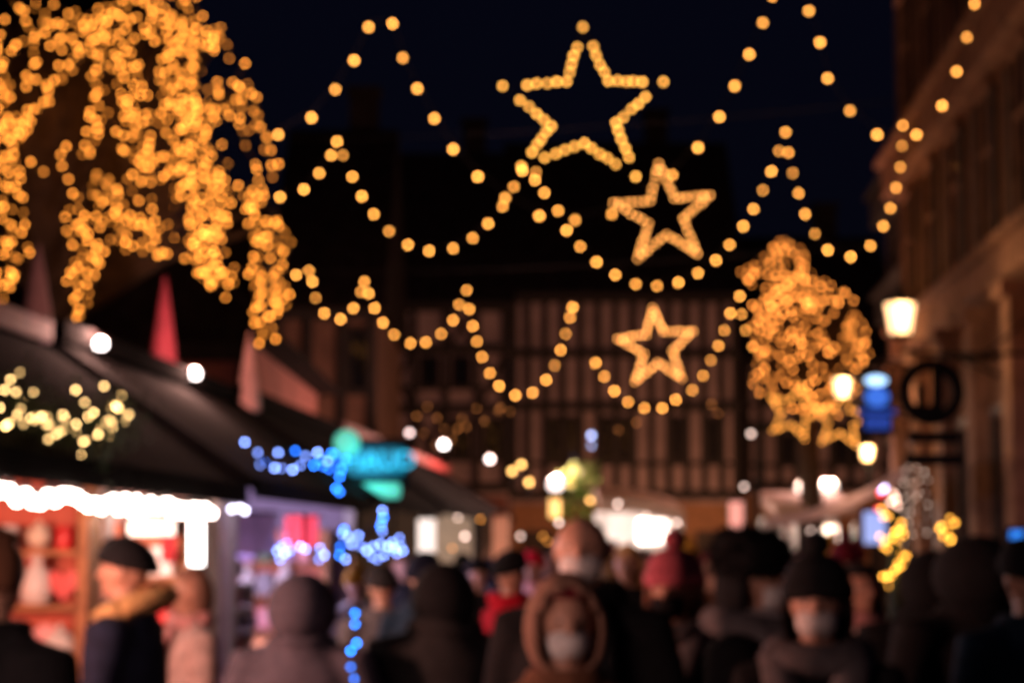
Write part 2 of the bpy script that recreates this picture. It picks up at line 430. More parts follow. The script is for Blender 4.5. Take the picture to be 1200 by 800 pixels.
SL_ = [
 ([(45,2),(28,18),(15,30)],1), ([(30,45),(55,38),(78,42),(100,32),(125,22),(150,3)],2), ([(125,45),(110,55),(95,68),(75,88),(62,108),(45,128),(30,150),(25,180)],2),
 ([(2,60),(6,90),(14,115),(18,135),(22,165)],2), ([(15,95),(28,125),(33,160),(38,200),(38,238)],2), ([(38,195),(55,200),(72,210)],1), ([(2,140),(8,190),(5,230),(12,262)],2),
 ([(8,265),(4,290),(16,305),(14,330),(22,295)],2), ([(2,300),(14,322),(10,335),(8,360)],2),
 ([(105,38),(111,75),(108,115),(104,155),(97,195)],2), ([(135,8),(140,50),(150,95),(155,140),(168,180),(172,205)],3),
 ([(175,0),(195,30),(203,75),(212,120),(220,165),(225,210)],5), ([(215,0),(218,40),(222,80),(228,120)],4), ([(228,60),(245,52),(255,30)],2),
 ([(220,0),(235,15),(228,35),(248,45),(250,72)],3), ([(200,40),(205,90),(190,120),(170,110)],3),
 ([(205,110),(235,130),(262,118),(277,106),(284,118)],3), ([(275,110),(285,140),(292,170),(300,190),(300,215)],2),
 ([(190,90),(215,120),(235,140)],3), ([(230,140),(232,180),(225,215),(232,250),(228,285),(240,310),(256,342)],5), ([(160,170),(185,190),(215,200),(245,205),(272,190)],3),
 ([(150,120),(160,150),(150,165),(172,185),(190,215)],4), ([(195,130),(212,170),(222,205),(210,240)],5), ([(245,220),(258,250),(246,285),(258,315)],3),
 ([(110,215),(118,240),(108,272),(110,300),(105,330),(95,350),(88,375),(84,388)],4), ([(95,235),(88,262),(100,285),(90,310),(78,330)],2), ([(72,215),(82,270),(74,310),(90,345),(75,372),(88,385)],2),
 ([(125,205),(140,225),(150,255),(145,285),(165,300)],3), ([(145,205),(170,215),(182,245),(185,285),(205,305)],4), ([(112,265),(140,250),(165,262),(198,275)],3),
 ([(228,285),(238,320),(262,328),(290,322)],2), ([(300,215),(290,250),(302,262),(322,270)],2), ([(292,248),(302,285),(300,320),(306,350),(303,375),(302,402)],4),
 ([(320,262),(330,290),(322,320),(328,345),(308,360)],3), ([(240,250),(228,300),(232,320)],2), ([(265,230),(280,225),(295,215)],2), ([(60,5),(80,12),(70,40)],1), ([(100,35),(140,25),(168,20)],2), ([(110,80),(125,75),(150,55)],2)]
for i in range(70):
    x = R.uniform(-5, 285); y = R.uniform(-5, 60 + .75 * x if x < 200 else 210)
    if x > 225 and y < (x - 225) * 1.6: continue
    if (42 < x < 96 and 105 < y < 190): continue
    poly = [(x, y)]
    for j in range(R.randint(1, 4)):
        x += R.uniform(-10, 12); y += R.uniform(6, 17); poly.append((x, y))
    SL_.append((poly, 1))
tb_ = at(60, 640, 20.5); tb_.z = 0
lit_tree(tb_, Vector((tb_.x, 20.5, 4.0)), "leafless drooping tree strung with lights behind the left stalls", SL_, 20.5, .0155, EL, 11.5, 5.5, 1.5, 13, .22, "mass of amber fairy lights covering the big tree on the left")
LT = (1.0, .30, .05); em_s = 11.5
ER = emi("round_tree_bulb", LT, em_s, .55)
SR = [([(915,288),(900,303),(890,315),(872,322),(885,338)],3), ([(915,288),(930,295),(937,310),(938,332)],2), ([(916,300),(914,320),(915,338)],2)]
for i in range(185):
    a = R.uniform(0, 2 * PI); rr = math.sqrt(R.random())
    x = 945 + 70 * rr * math.cos(a); y = 406 + 84 * rr * math.sin(a)
    d = R.uniform(0, 2 * PI); poly = [(x, y)]
    for j in range(R.randint(2, 4)):
        d += R.uniform(-.8, .8); x += 11 * math.cos(d); y += 11 * math.sin(d)
        if abs((x - 946) / 77) ** 2.8 + abs((y - 408) / 92) ** 2.8 > 1: break
        poly.append((x, y))
    if len(poly) < 2: continue
    SR.append((poly, 1))
tb_ = at(948, 640, 33); tb_.z = 0
lit_tree(tb_, Vector((tb_.x, 33, 3.9)), "round-crowned leafless tree wound with lights beside the far lantern", SR, 33, .0205, ER, 8.0, 2.8, 1.0, 4, .2, "glowing orange lights wound round the branches of the round tree", twig=.02)

# ------------------------------------------------------------ lanterns
LAN = emi("lantern_glow", (1.0, .58, .3), 2.6)
def lantern(px, py, Y, w, label, to_wall=True, power=120):
    p = at(px, py, Y); t = thing("street_lantern", p, label, "street lamp", "wall lanterns along the right side")
    g = MB(); g.lathe([(w * .34, -w * .55), (w * .5, w * .42)], seg=6, smooth=False); g.build("glass", LAN, t)
    f = MB(); f.lathe([(w * .56, w * .44), (w * .5, w * .52), (w * .18, w * .75), (w * .06, w * .95), (w * .02, w * 1.1)], seg=6, smooth=False)
    f.build("cap", BLACK, t)
    f = MB(); f.lathe([(w * .12, -w * .75), (w * .38, -w * .6), (w * .38, -w * .56)], seg=6, smooth=False); f.build("base", BLACK, t)
    fr = MB()
    for k in range(6):
        a = 2 * PI * k / 6
        fr.tube([(w * .345 * math.cos(a), w * .345 * math.sin(a), -w * .55), (w * .51 * math.cos(a), w * .51 * math.sin(a), w * .43)], w * .022, 4)
    fr.build("frame", BLACK, t)
    wallx = KR + SL * Y - p.x
    b = MB(); b.tube([(0, 0, -w * .7), (0, 0, -w * 1.1), (wallx * .5, 0, -w * 1.35), (wallx, 0, -w * 1.3)], .025, 8)
    b.tube([(wallx * .45, 0, -w * 1.3), (wallx * .8, 0, -w * 1.9), (wallx, 0, -w * 2.2)], .018, 6); b.box((wallx - .02, 0, -w * 1.7), (.04, .16, w * 1.6)); b.build("bracket", BLACK, t)
    lamp("lantern_light", (0, -w * .9, w * .0), power, (1, .6, .3), t, .15)
lantern(1055, 371, 23, .36, "large glowing lantern on the sandstone building, nearest of the lanterns", power=38)
lantern(987, 453, 30.5, .28, "glowing lantern in front of the round lit tree", power=80)
lantern(1016, 530, 38.5, .26, "small low glowing lantern under the blue sign", power=110)

# ------------------------------------------------------------ signs on the right
def ring_sign():
    p = at(1091, 459, 22); t = thing("hanging_sign", p, "round black wrought-iron sign hanging from the sandstone building", "sign")
    r = MB(); n = 28; ro, ri = .37, .235
    for k in range(n):
        a, b = 2 * PI * k / n, 2 * PI * (k + 1) / n
        for (r0, r1, y0, y1) in ((ri, ro, -.03, -.03), (ri, ro, .03, .03), (ro, ro, -.03, .03), (ri, ri, -.03, .03)):
            r.quad((r0 * math.cos(a), y0, r0 * math.sin(a)), (r1 * math.cos(a), y1, r1 * math.sin(a)), (r1 * math.cos(b), y1, r1 * math.sin(b)), (r0 * math.cos(b), y0, r0 * math.sin(b)))
    r.build("ring", BLACK, t)
    e = MB(); e.box((.07, 0, .03), (.12, .05, .42)); e.box((-.11, 0, -.06), (.1, .05, .3)); e.box((-.02, 0, -.2), (.3, .045, .1)); e.build("emblem", BLACK, t)
    for z, w in ((-.5, .56), (-.75, .66)):
        b = MB(); b.box((.02, 0, z), (w, .05, .13), bev=.015); b.build("nameplate", BLACK, t)
    h = MB()
    for s in (-.2, .22):
        q = MB(); q.tube([(s, 0, -.3), (s, 0, -.8)], .012, 5); q.build("hanger", BLACK, t)
    wx = KR + SL * 22 - p.x
    h.tube([(-.1, 0, .42), (wx, 0, .42)], .02, 6); h.build("bracket", BLACK, t)
    h = MB(); h.tube([(wx * .5, 0, .42), (wx, 0, .9)], .014, 6); h.build("brace", BLACK, t)
ring_sign()
def blue_sign():
    p = at(1028, 472, 30); t = thing("lit_sign", p, "blue illuminated sign hanging between the round tree and the iron sign", "sign")
    b = MB(); b.box((0, .05, 0), (.5, .06, .98), bev=.03); b.build("board", BLACK, t)
    E1 = emi("sign_pale_blue", (.4, .65, 1.0), 2.6); E2 = emi("sign_blue", (.06, .22, 1.0), .8); E3 = emi("sign_deep_blue", (.04, .13, .8), .35)
    m = MB(); m.ball((-.01, 0, .34), (.17, .03, .075), 14); m.build("oval_lamp", E1, t)
    m = MB(); m.ball((0, 0, .09), (.18, .03, .15), 16); m.build("round_lamp", E2, t)
    m = MB(); m.box((0, 0, -.3), (.38, .04, .2), bev=.02); m.box((0, 0, -.13), (.56, .03, .07), bev=.01); m.build("lower_panel", E3, t)
    wx = KR + SL * 30 - p.x
    m = MB(); m.tube([(0, .05, .45), (0, .05, .56), (wx, .05, .56)], .02, 6); m.build("bracket", BLACK, t)
blue_sign()
def pole():
    p = at(887, 640, 30); t = thing("dark_pole", (p.x, 30, 0), "tall thin dark metal pole in front of the round lit tree's left side", "pole")
    m = MB(); m.tube([(-.02, 0, 0), (0, 0, 2), (.06, 0, 3.6)], [.05, .045, .035], 8); m.build("shaft", BLACK, t)
    m = MB(); m.lathe([(.12, 0), (.12, .1), (.07, .2), (.06, .5)], seg=10); m.build("base", BLACK, t)
pole()

# ------------------------------------------------------------ market stalls (left row)
STRIP = emi("white_bulb", (1.0, .78, .68), 20.0, .1)
def stall(name, label, k, Y0, Y1, eave, ridge, D, roofm, counter_h=.95, wallm=WOOD, light=(1, .75, .6), power=60, side=-1, end_wall=True, front_post=BLACK, fascia=None):
    """side -1: stands left of the street. local y along street, local x toward the street for side -1"""
    t = thing(name, W(k, Y0), label, "market stall", rz=ROT); L = Y1 - Y0; s = -side
    X = lambda x: s * x                      # x measured inward = negative
    m = MB()
    m.prism([(.14, eave - .02), (.14, eave + .06), (-D / 2, ridge + .06), (-D - .3, eave + .06), (-D - .3, eave - .02), (-D / 2, ridge - .04)], lambda a, b: Vector((X(a), -.12, b)), lambda a, b: Vector((X(a), L + .02, b)))
    ro = m.build("roof", roofm, t)
    m = MB(); m.box((X(-D / 2), L / 2, ridge + .12), (.16, L + .1, .14)); m.build("ridge_board", fascia or roofm, ro)
    m = MB(); m.box((X(-D + .03), L / 2, eave / 2), (.06, L, eave)); m.build("back_wall", wallm, t)
    if end_wall:
        m = MB(); m.box((X(-D / 2), L - .04, eave / 2), (D - .2, .06, eave)); m.prism([(-D + .05, eave), (-.05, eave), (-D / 2, ridge - .1)], lambda a, b: Vector((X(a), L - .07, b)), lambda a, b: Vector((X(a), L - .01, b))); m.build("end_wall", wallm, t)
    m = MB(); m.box((X(-.28), L / 2, counter_h), (.6, L - .1, .06), bev=.01); m.build("counter_top", WHITEP if wallm is WHITEP else WOODO, t)
    m = MB(); m.box((X(-.04), L / 2, counter_h / 2 - .02), (.05, L - .1, counter_h - .05))
    for i in range(int(L / .16)): m.box((X(-.008), .1 + i * .16, counter_h / 2 - .02), (.018, .012, counter_h - .06))
    m.build("counter_front", WOOD, t)
    for y in (.05, L - .06):
        m = MB(); m.box((X(-.04), y, eave / 2), (.09, .09, eave), bev=.008); m.build("post", front_post, t)
    m = MB(); m.box((X(.15), L / 2, eave - .01), (.03, L + .1, .13))
    m.build("valance", roofm, t)
    lp = MB(); lp.tube([(X(-.9), L * .35, eave + .02), (X(-.9), L * .35, eave - .04)], .01, 5); lp.lathe([(.02, eave - .04), (.13, eave - .16), (.12, eave - .165), (.02, eave - .06)], c=(X(-.9), L * .35, 0), seg=12); lo = lp.build("ceiling_lamp", WHITEP, t)
    bb = MB(); bb.ico((X(-.9), L * .35, eave - .17), .045, 2); bb.build("lamp_bulb", emi("stall_lamp_%s" % name, light, 12), lo)
    lamp("stall_light", (X(-.75), L * .4, eave - .28), power, light, t, .12)
    return t

KL = -2.74
SN = stall("gift_stall", "nearest stall beside the camera, lit by white bulbs", KL, -3.0, 4.4, 2.1, 3.05, 2.5, ROOFB, light=(1, .5, .42), power=120, fascia=PINKW)
S0 = stall("gift_stall", "first dark-roofed stall at the left edge with red-lit racks of gifts", KL, 4.6, 10.15, 2.10, 3.05, 2.5, ROOFB, wallm=mat("red_panel", (.55, .12, .07), .7), light=(1, .42, .3), power=400, fascia=PINKW, front_post=WOODO)
S1 = stall("gift_stall", "second stall from the left edge, with white vertical tube lamp at its corner", KL, 10.3, 13.1, 2.10, 3.05, 2.5, ROOFB, wallm=mat("pale_panel", (.62, .38, .33), .7), light=(1, .6, .5), power=150, fascia=PINKW, front_post=WHITEP)
S2 = stall("sweet_stall", "stall with blue icicle lights on the roof and violet-lit sweets", KL, 13.5, 19.2, 2.15, 3.1, 2.5, ROOFB, wallm=mat("lilac_panel", (.45, .38, .5), .7), light=(.8, .62, 1), power=260, front_post=WHITEP)
S3 = stall("drinks_stall", "stall under the teal lit sign in the left row", KL, 19.5, 26.0, 2.20, 3.15, 2.5, ROOFB, wallm=WOOD, light=(1, .7, .5), power=160)
S4 = stall("craft_stall", "far dark-roofed stall with bright white-lit goods near the row's end", KL, 26.4, 34.0, 2.25, 3.2, 2.5, ROOFB, wallm=mat("cream_panel", (.6, .5, .42), .7), light=(1, .8, .65), power=340, fascia=PINKW)
S5 = stall("snack_stall", "last stall of the left row beside the leafy plant", KL, 34.4, 41.0, 2.30, 3.2, 2.5, ROOFB, wallm=WOOD, light=(1, .6, .4), power=90, fascia=PINKW)

# bright white bulb strings under the first stalls' eaves
wb = bulb_mesh(.026, STRIP, 2)
def row_lights(k, Y0, Y1, n, z, me, label, name="light_string", drop=0.0):
    p0 = W(k, Y0, z); t = thing(name, p0, label, "string lights")
    P = [W(k, Y0 + (Y1 - Y0) * i / (n - 1), z + R.uniform(-.028, .022) - drop * i) - p0 for i in range(n)]
    m = MB(); m.tube([p + Vector((0, 0, .05)) for p in P], .008, 5); m.build("cable", WIRE, t)
    for p in P: link("bulb", me, t, p)
row_lights(KL + .19, 5.5, 10.1, 44, 1.96, wb, "dense row of white bulbs along the eave of the first stall")
row_lights(KL + .19, 10.2, 11.9, 18, 1.96, wb, "dense row of white bulbs ending at the white tube lamp")
row_lights(KL + .19, -1.0, 4.3, 50, 1.96, wb, "row of white bulbs along the eave of the stall beside the camera")
lamp("eave_fill", W(KL + .5, 3.2, 1.9), 95, (1, .55, .45), None, .25)  # bare light with no fixture, added to brighten the crowd's faces
def tube_lamp(px, y0, y1, Y, r, em, label, horiz=False):
    a, b = at(px, y0, Y), at(px, y1, Y)
    if horiz: a, b = at(px, y0, Y), at(y1, y0, Y)
    t = thing("tube_lamp", b, label, "lamp")
    m = MB(); m.tube([a - b, Vector((0, 0, 0))], r, 12); m.build("tube", em, t)
    m = MB()
    d = (a - b).normalized()
    m.tube([-d * .04, d * .0], r * 1.15, 12); m.build('end_cap', BLACK, t); m = MB(); m.tube([a - b, a - b + d * .04], r * 1.15, 12); m.build("end_cap", BLACK, t)
tube_lamp(230, 602, 662, 11.6, .042, emi("tube_white", (1, .9, .84), 9), "vertical white tube lamp at the corner of the second stall")
tube_lamp(152, 618, 206, 12.4, .045, emi("tube_soft", (1, .78, .66), 2.6), "short horizontal tube lamp above the counter of the second stall", True)

# goods racks
def rack(stallt, W_, zs, y, xs, label):
    t = thing("display_rack", stallt.matrix_basis @ Vector((0, 0, 0)), label, "display rack", rz=ROT)
    t.location = stallt.location
    for z in zs:
        m = MB(); m.box(((xs[0] + xs[1]) / 2, y, z), (xs[1] - xs[0], .26, .025)); m.build("shelf", WOODO, t)
    for x in xs:
        m = MB(); m.box((x, y, .95), (.05, .26, 1.9)); m.build("upright", WOODO, t)
    m = MB(); m.box(((xs[0] + xs[1]) / 2, y + .15, 1.0), (xs[1] - xs[0], .02, 1.8)); m.build("back_panel", mat("rack_back", (.7, .22, .12), .7), t)
    return t
def heart_mesh():
    pts = []
    for i in range(20):
        a = 2 * PI * i / 20; pts.append((.006 * 16 * math.sin(a) ** 3 * .9, .006 * (13 * math.cos(a) - 5 * math.cos(2 * a) - 2 * math.cos(3 * a) - math.cos(4 * a)) * .9 + .1))
    m = MB(); m.prism(pts, lambda a, b: Vector((a, -.02, b)), lambda a, b: Vector((a, .02, b))); return m.mesh("heart", REDF)
def tin_mesh():
    m = MB(); m.lathe([(.06, 0), (.065, .01), (.065, .12), (.06, .13)], seg=14); m.lathe([(.068, .131), (.068, .155), (.02, .165)], seg=14); return m.mesh("tin", REDF)
def bauble_mesh():
    m = MB(); m.ball((0, 0, .075), .072, 14); m.lathe([(.015, .14), (.015, .165), (.008, .17)], seg=8); return m.mesh("bauble", REDF)
def bag_mesh():
    m = MB(); m.lathe([(.03, 0), (.07, .01), (.075, .09), (.06, .15), (.02, .18), (.045, .23)], seg=10); return m.mesh("bag", REDF)
def gbox_mesh():
    m = MB(); m.box((0, 0, .075), (.16, .13, .15), bev=.01); m.box((0, 0, .076), (.166, .025, .156)); m.box((0, 0, .077), (.03, .136, .158)); return m.mesh("box", REDF)
GM = {'gingerbread_heart': (heart_mesh(), "heart"), 'gift_tin': (tin_mesh(), "tin"), 'glass_bauble': (bauble_mesh(), "bauble"), 'sweet_bag': (bag_mesh(), "bag"), 'gift_box': (gbox_mesh(), "box")}
GC = {'red': (.65, .03, .03), 'pink': (.8, .35, .35), 'white': (.8, .74, .7), 'orange': (.85, .3, .04), 'yellow': (.85, .5, .08), 'dark red': (.25, .02, .02), 'lilac': (.5, .4, .7), 'grey': (.3, .28, .3), 'green': (.1, .18, .1), 'cream': (.8, .66, .5)}
GMat = {c: mat("goods_" + c.replace(' ', '_'), v, .35, .12, 14) for c, v in GC.items()}
ORD = 'first second third fourth fifth sixth seventh eighth ninth tenth eleventh twelfth'.split()
def stock(base, x0, x1, y, z, n, kinds, cols, where, sc_=1.0):
    i = 0
    for q in range(n):
        kd = kinds[(q + q // 3) % len(kinds)]; c = cols[(q + q // 4) % len(cols)]
        me, cat = GM[kd]
        v = Vector((x0 + (x1 - x0) * (q + .5) / n + R.uniform(-.01, .01), y + R.uniform(-.02, .02), z))
        M = Matrix.Translation(base.location) @ Matrix.Rotation(ROT, 4, 'Z')
        o = link(kd, me, None, M @ v, GMat[c], sc_ * R.uniform(.9, 1.1), (0, 0, ROT + R.uniform(-.3, .3)))
        tag(o, "%s %s, %s from the left on %s" % (c, kd.replace('_', ' '), ORD[q], where), cat, "goods on " + where)
# rack that closes the first stall, facing the street end nearest the camera
rk = rack(S0, 1, (.55, .85, 1.15, 1.45, 1.72), 5.38, (-1.75, .0), "orange wooden rack full of gifts in the first stall")
z_names = ((.565, "the lowest shelf of the orange rack", ('gift_box', 'sweet_bag'), ('yellow', 'red', 'orange', 'cream'), 1.2), (.865, "the second lowest shelf of the orange rack", ('gift_tin', 'gift_box'), ('yellow', 'pink', 'orange', 'cream'), 1.2),
    (1.165, "the middle shelf of the orange rack", ('glass_bauble', 'gingerbread_heart'), ('pink', 'white', 'pink', 'orange'), 1.2), (1.465, "the second highest shelf of the orange rack", ('gingerbread_heart', 'sweet_bag'), ('white', 'red', 'pink', 'red'), 1.1),
    (1.735, "the top shelf of the orange rack", ('gift_tin', 'glass_bauble'), ('cream', 'red', 'cream', 'white'), .8))
for z, w, kd, cl, s_ in z_names: stock(S0, -1.7, -.05, 5.33, z, 12, kd, cl, w, s_)
# counter goods of the first stall
stock(S0, -.5, -.1, 4.3, .98, 3, ('sweet_bag',), ('yellow', 'orange'), "the counter of the first stall", 1.3)
rk2 = rack(S1, 1, (.95, 1.25, 1.55), 2.5, (-1.6, -.15), "rack with red and white goods at the back of the second stall")
for z, w, cl in ((.965, "the low shelf of the second stall's rack", ('white', 'pink', 'lilac')), (1.265, "the middle shelf of the second stall's rack", ('red', 'white', 'lilac', 'pink')), (1.565, "the top shelf of the second stall's rack", ('red', 'pink', 'white'))):
    stock(S1, -1.5, -.22, 2.42, z, 8, ('gift_box', 'sweet_bag', 'glass_bauble'), cl, w, 1.1)
rk3 = rack(S2, 1, (1.0, 1.3, 1.6, 1.8), 4.6, (-2.2, -.1), "tall rack of sweets at the back of the violet-lit stall")
for z, w, cl in ((1.015, "the lowest shelf of the violet-lit rack", ('red', 'pink', 'grey')), (1.315, "the middle shelf of the violet-lit rack", ('lilac', 'grey', 'white')), (1.615, "the upper shelf of the violet-lit rack", ('pink', 'green', 'lilac'))):
    stock(S2, -2.1, -.2, 4.52, z, 11, ('sweet_bag', 'gift_tin', 'glass_bauble'), cl, w, 1.15)
# the heap at the near corner of the sweet stall counter
for j, (zz, cl, nm) in enumerate(((.985, ('red', 'pink', 'white'), "the violet-lit counter, bottom layer"), (1.16, ('grey', 'green', 'lilac'), "the violet-lit counter, second layer"), (1.33, ('pink', 'white', 'lilac'), "the violet-lit counter, third layer"), (1.5, ('lilac', 'white'), "the violet-lit counter, top layer"))):
    if j:
        m = MB(); m.box((-.3, .55, zz - .012), (.5, .9, .02)); m.box((-.3, .12, zz - .09), (.5, .02, .15)); m.box((-.3, .98, zz - .09), (.5, .02, .15))
        o = m.build("tray", WHITEP); o.location = S2.location; o.rotation_euler = (0, 0, ROT); tag(o, "white display tray, number %s from the bottom, on the violet-lit counter" % ("two", "three", "four")[j - 1], "tray", "trays on the violet-lit counter")
    stock(S2, -.5, -.08, .3, zz, 3, ('sweet_bag', 'glass_bauble'), cl, nm, 1.1)
    stock(S2, -.5, -.08, .7, zz, 3, ('glass_bauble', 'sweet_bag'), cl[::-1], nm + " rear", 1.1)
stock(S4, -.55, -.08, 1.2, .98, 4, ('gift_box', 'gift_tin'), ('white', 'cream'), "the counter of the white-lit far stall", 1.6)
stock(S4, -.55, -.08, 3.0, .98, 4, ('gift_tin', 'gift_box'), ('cream', 'white', 'red'), "the rear counter of the white-lit far stall", 1.6)
# hanging goods of the second and third stalls
def hanging(px, py, Y, w, h, m, label, name="hanging_banner", cat="banner", t_=.03):
    p = at(px, py, Y); t = thing(name, p, label, cat)
    b = MB(); n = 8
    for i in range(n):
        b.box((-w / 2 + (i + .5) * w / n, .012 * math.sin(i * 1.7), 0), (w / n * 1.02, t_, h))
    b.build("cloth", m, t)
    r = MB(); r.tube([(-w / 2 - .03, 0, h / 2 + .01), (w / 2 + .03, 0, h / 2 + .01)], .012, 6); r.build("rod", BLACK, t)
    return t
hanging(354, 622, 16.2, .26, .24, REDF, "bright red cloth hanging under the eave of the violet-lit stall")
hanging(198, 632, 12.6, .09, .28, REDF, "narrow dark red cloth hanging in the second stall")
hanging(106, 660, 10.2, .06, .95, mat("orange_cloth", (.9, .25, .04), .7), "tall orange banner on the post between the first two stalls")
hanging(300, 625, 15.0, .3, .3, mat("lilac_cloth", (.6, .5, .75), .7), "pale lilac cloth hanging beside the white post")
hanging(500, 636, 25.2, .22, .6, emi("light_panel", (1, .85, .8), 1.0), "bright pale light panel beside the teal stall", "lit_banner", "light panel")
hanging(587, 632, 33.5, .28, .85, mat("salmon_cloth", (.9, .4, .28), .7), "salmon banner at the end of the white-lit stall")
hanging(863, 614, 30, .2, .68, emi("pink_panel", (1, .42, .34), .85), "tall glowing pink panel left of the awning pole", "lit_banner", "light panel")

# red cones on the roofs
def cone(px, y0, y1, Y, w, label, m):
    b = at(px, y1, Y); h = (at(px, y0, Y) - b).z
    t = MB(); t.lathe([(w * .5, 0), (w * .52, .04), (w * .36, h * .4), (w * .2, h * .72), (w * .05, h * .97), (w * .02, h)], seg=10)
    t.mi = 1; t.tube([(0, 0, -.45), (0, 0, 0)], .03, 6)
    o = t.build("cone_ornament", [m, BLACK]); o.location = b
    tag(o, label, "ornament", "fabric cones on the stall roofs")
    return o
PF = mat("lit_red_fabric", (.8, .42, .38), .8, .15, 4)  # red cloth coloured paler: the light on this cone is put into it
cone(191, 322, 452, 18.4, .29, "bright red fabric cone ornament on the roofs between two white globe lamps", mat("cone_red", (.3, .03, .05), .8, .3, 5))
cone(291, 388, 482, 19.6, .24, "red fabric cone ornament in a lit-up pale pink on the roof above the blue lights", PF)
cone(42, 285, 410, 15.5, .3, "dim fabric cone ornament at the left edge under the lit tree", mat("dull_fabric", (.2, .1, .1), .8))

# ridge lamps
rb = emi("ridge_lamp_white", (1, .86, .82), 12)
def ridge_lamp(px, py, Y, r, em, label, power=6):
    p = at(px, py, Y); t = thing("globe_lamp", p, label, "lamp", "globe lamps along the stall roofs")
    m = MB(); m.ico((0, 0, 0), r, 2); m.build("globe", em, t)
    m = MB(); m.tube([(0, 0, -r * .9), (0, 0, -.35)], .012, 6); m.lathe([(r * .5, -r), (r * .6, -r * .8)], seg=10); m.build("stem", BLACK, t)
    if power: lamp("globe_light", (0, 0, r + .06), power, (1, .5, .4), t, .05)
ridge_lamp(118, 403, 14.2, .045, rb, "white globe lamp on the ridge left of the bright red cone", 60)
ridge_lamp(228, 438, 17.4, .05, rb, "white globe lamp on the ridge right of the bright red cone", 110)
ridge_lamp(520, 521, 34, .065, rb, "brightest white globe lamp on the far part of the left roofs", 22)
ridge_lamp(574, 538, 38, .06, emi("ridge_lamp_soft", (1, .8, .76), 8), "white globe lamp above the end of the left row", 22)
ridge_lamp(480, 507, 30, .04, emi("ridge_lamp_dim", (1, .7, .66), 6), "dim globe lamp just left of the brightest far one", 0)
E_y = emi("yellow_globe", (1, .55, .16), 6)
for px, py, lab in ((600, 552, "yellow globe lamp, upper left of the group by the leafy plant"), (611, 544, "pale globe lamp just above the yellow one"), (620, 565, "yellow globe lamp under the bright floodlamp"), (692, 586, "yellow globe lamp right of the leafy plant"), (668, 566, "faint yellow globe lamp touching the leafy plant")):
    ridge_lamp(px, py, 39, .05, E_y, lab, 0)
ridge_lamp(693, 510, 50, .06, emi("blue_white_globe", (.45, .55, 1), 7), "bluish globe lamp on the half-timbered facade, upper of two", 0)
ridge_lamp(693, 522, 50, .05, emi("blue_white_globe_dim", (.45, .55, 1), 3.5), "bluish globe lamp on the half-timbered facade, lower of two", 0)
for px, py, r_, lab in ((940, 571, .11, "round white lamp above the pale awning, left of its twin"), (966, 570, .1, "round white lamp above the pale awning, middle one"), (975, 569, .1, "round white lamp above the pale awning, rightmost one")):
    ridge_lamp(px, py, 36, r_, emi("flood_white", (1, .8, .68), 3.0), lab, 140)
ridge_lamp(651, 567, 38, .15, emi("flood_lamp", (1, .8, .76), 3.0), "large white floodlamp at the end of the left row", 480)
tube_lamp(650, 584, 606, 37.5, .1, emi("amber_tube", (1, .55, .18), 2.0), "amber vertical lamp under the floodlamp")

# fairy light clusters on roofs
def cluster(pts, Y, r, em, label, name="fairy_lights", foliage=None, jy=.1):
    P = [at(x, y, (Y(x) if callable(Y) else Y) + R.uniform(-jy, jy)) for x, y in pts]; t = thing(name, P[0], label, "fairy lights")
    if foliage:
        g = MB()
        order = sorted(P, key=lambda p: p.x)
        for p in order:
            for q in range(26):
                c = p - P[0] + Vector((R.gauss(0, .06), R.gauss(.05, .04), R.gauss(0, .05)))
                d = Vector((R.uniform(-1, 1), R.uniform(-1, 1), R.uniform(-1, .6))).normalized() * .05
                e = d.cross(Vector((0, 0, 1))).normalized() * .008
                g.quad(c - e, c + e, c + d + e * .3, c + d - e * .3)
        g.build("garland", foliage, t)
    w = MB(); w.tube([p - P[0] + Vector((0, .02, 0)) for p in P], .004, 4); w.build("cable", WIRE, t)
    me = bulb_mesh(r, em, 1, cap=False)
    for p in P: link("bulb", me, t, p - P[0])
gp = []
for i in range(62):
    u = i / 61; x = 2 + 150 * u; y0 = 470 + 22 * math.sin(u * 2.9) * 1.0 + 5 * u
    gp.append((x + R.uniform(-7, 7), y0 + R.gauss(4, 19)))
cluster(gp, lambda x: 8.5 + 1.35 * x / 150, .0082, emi("garland_bulb", (1, .6, .22), 19, .7), "golden lit fir garland draped on the first stall's roof", "lit_garland", FIR)
EB = emi("blue_bulb", (.02, .18, 1.0), 22, .5); EBW = emi("ice_blue_bulb", (.2, .33, 1.0), 17, .5)
cluster([(287,518),(274,542),(302,530),(304,545),(326,530),(330,548),(343,550),(358,534),(322,548),(352,545),(372,530),(384,540)], 14.6, .013, EBW, "blue-white icicle lights on the left part of the blue-lit roof")
cluster([(392,533),(396,540),(398,558),(379,546),(386,549),(376,538),(400,550),(394,572),(398,576),(368,545),(405,538),(388,531),(310,542),(346,528),(296,550),(318,553)], 15.2, .013, EB, "deep blue icicle lights near the teal sign")
cluster([(330,640),(334,648),(328,655),(336,636),(324,645),(340,645)], 15, .014, EBW, "small cluster of pale blue lights at the eave left of the red cloth")
cluster([(358,643),(375,642),(374,655),(352,640),(380,650)], 15.5, .014, EBW, "small cluster of pale blue lights under the red cloth")
cluster([(401,625),(408,628),(420,627),(438,640),(446,637),(455,640),(462,642),(450,650),(442,655),(430,645),(424,640),(470,640),(465,648),(412,637),(405,655),(448,598),(447,612),(448,622),(436,652),(460,635),(468,630),(472,645)], 16.5, .0145, EBW, "large bunch of blue lights above the crowd beside the teal sign")
cluster([(448,598),(449,606),(446,616),(403,620),(399,640),(398,650)], 16.4, .015, EB, "few deep blue bulbs left of and above the large blue bunch")
cluster([(416,718),(416,731),(418,753),(411,762),(411,781),(415,795)], 7.4, .0075, emi("azure_bulb", (.01, .2, 1.0), 17, .5), "blue bulbs hanging low in a vertical line between two people")
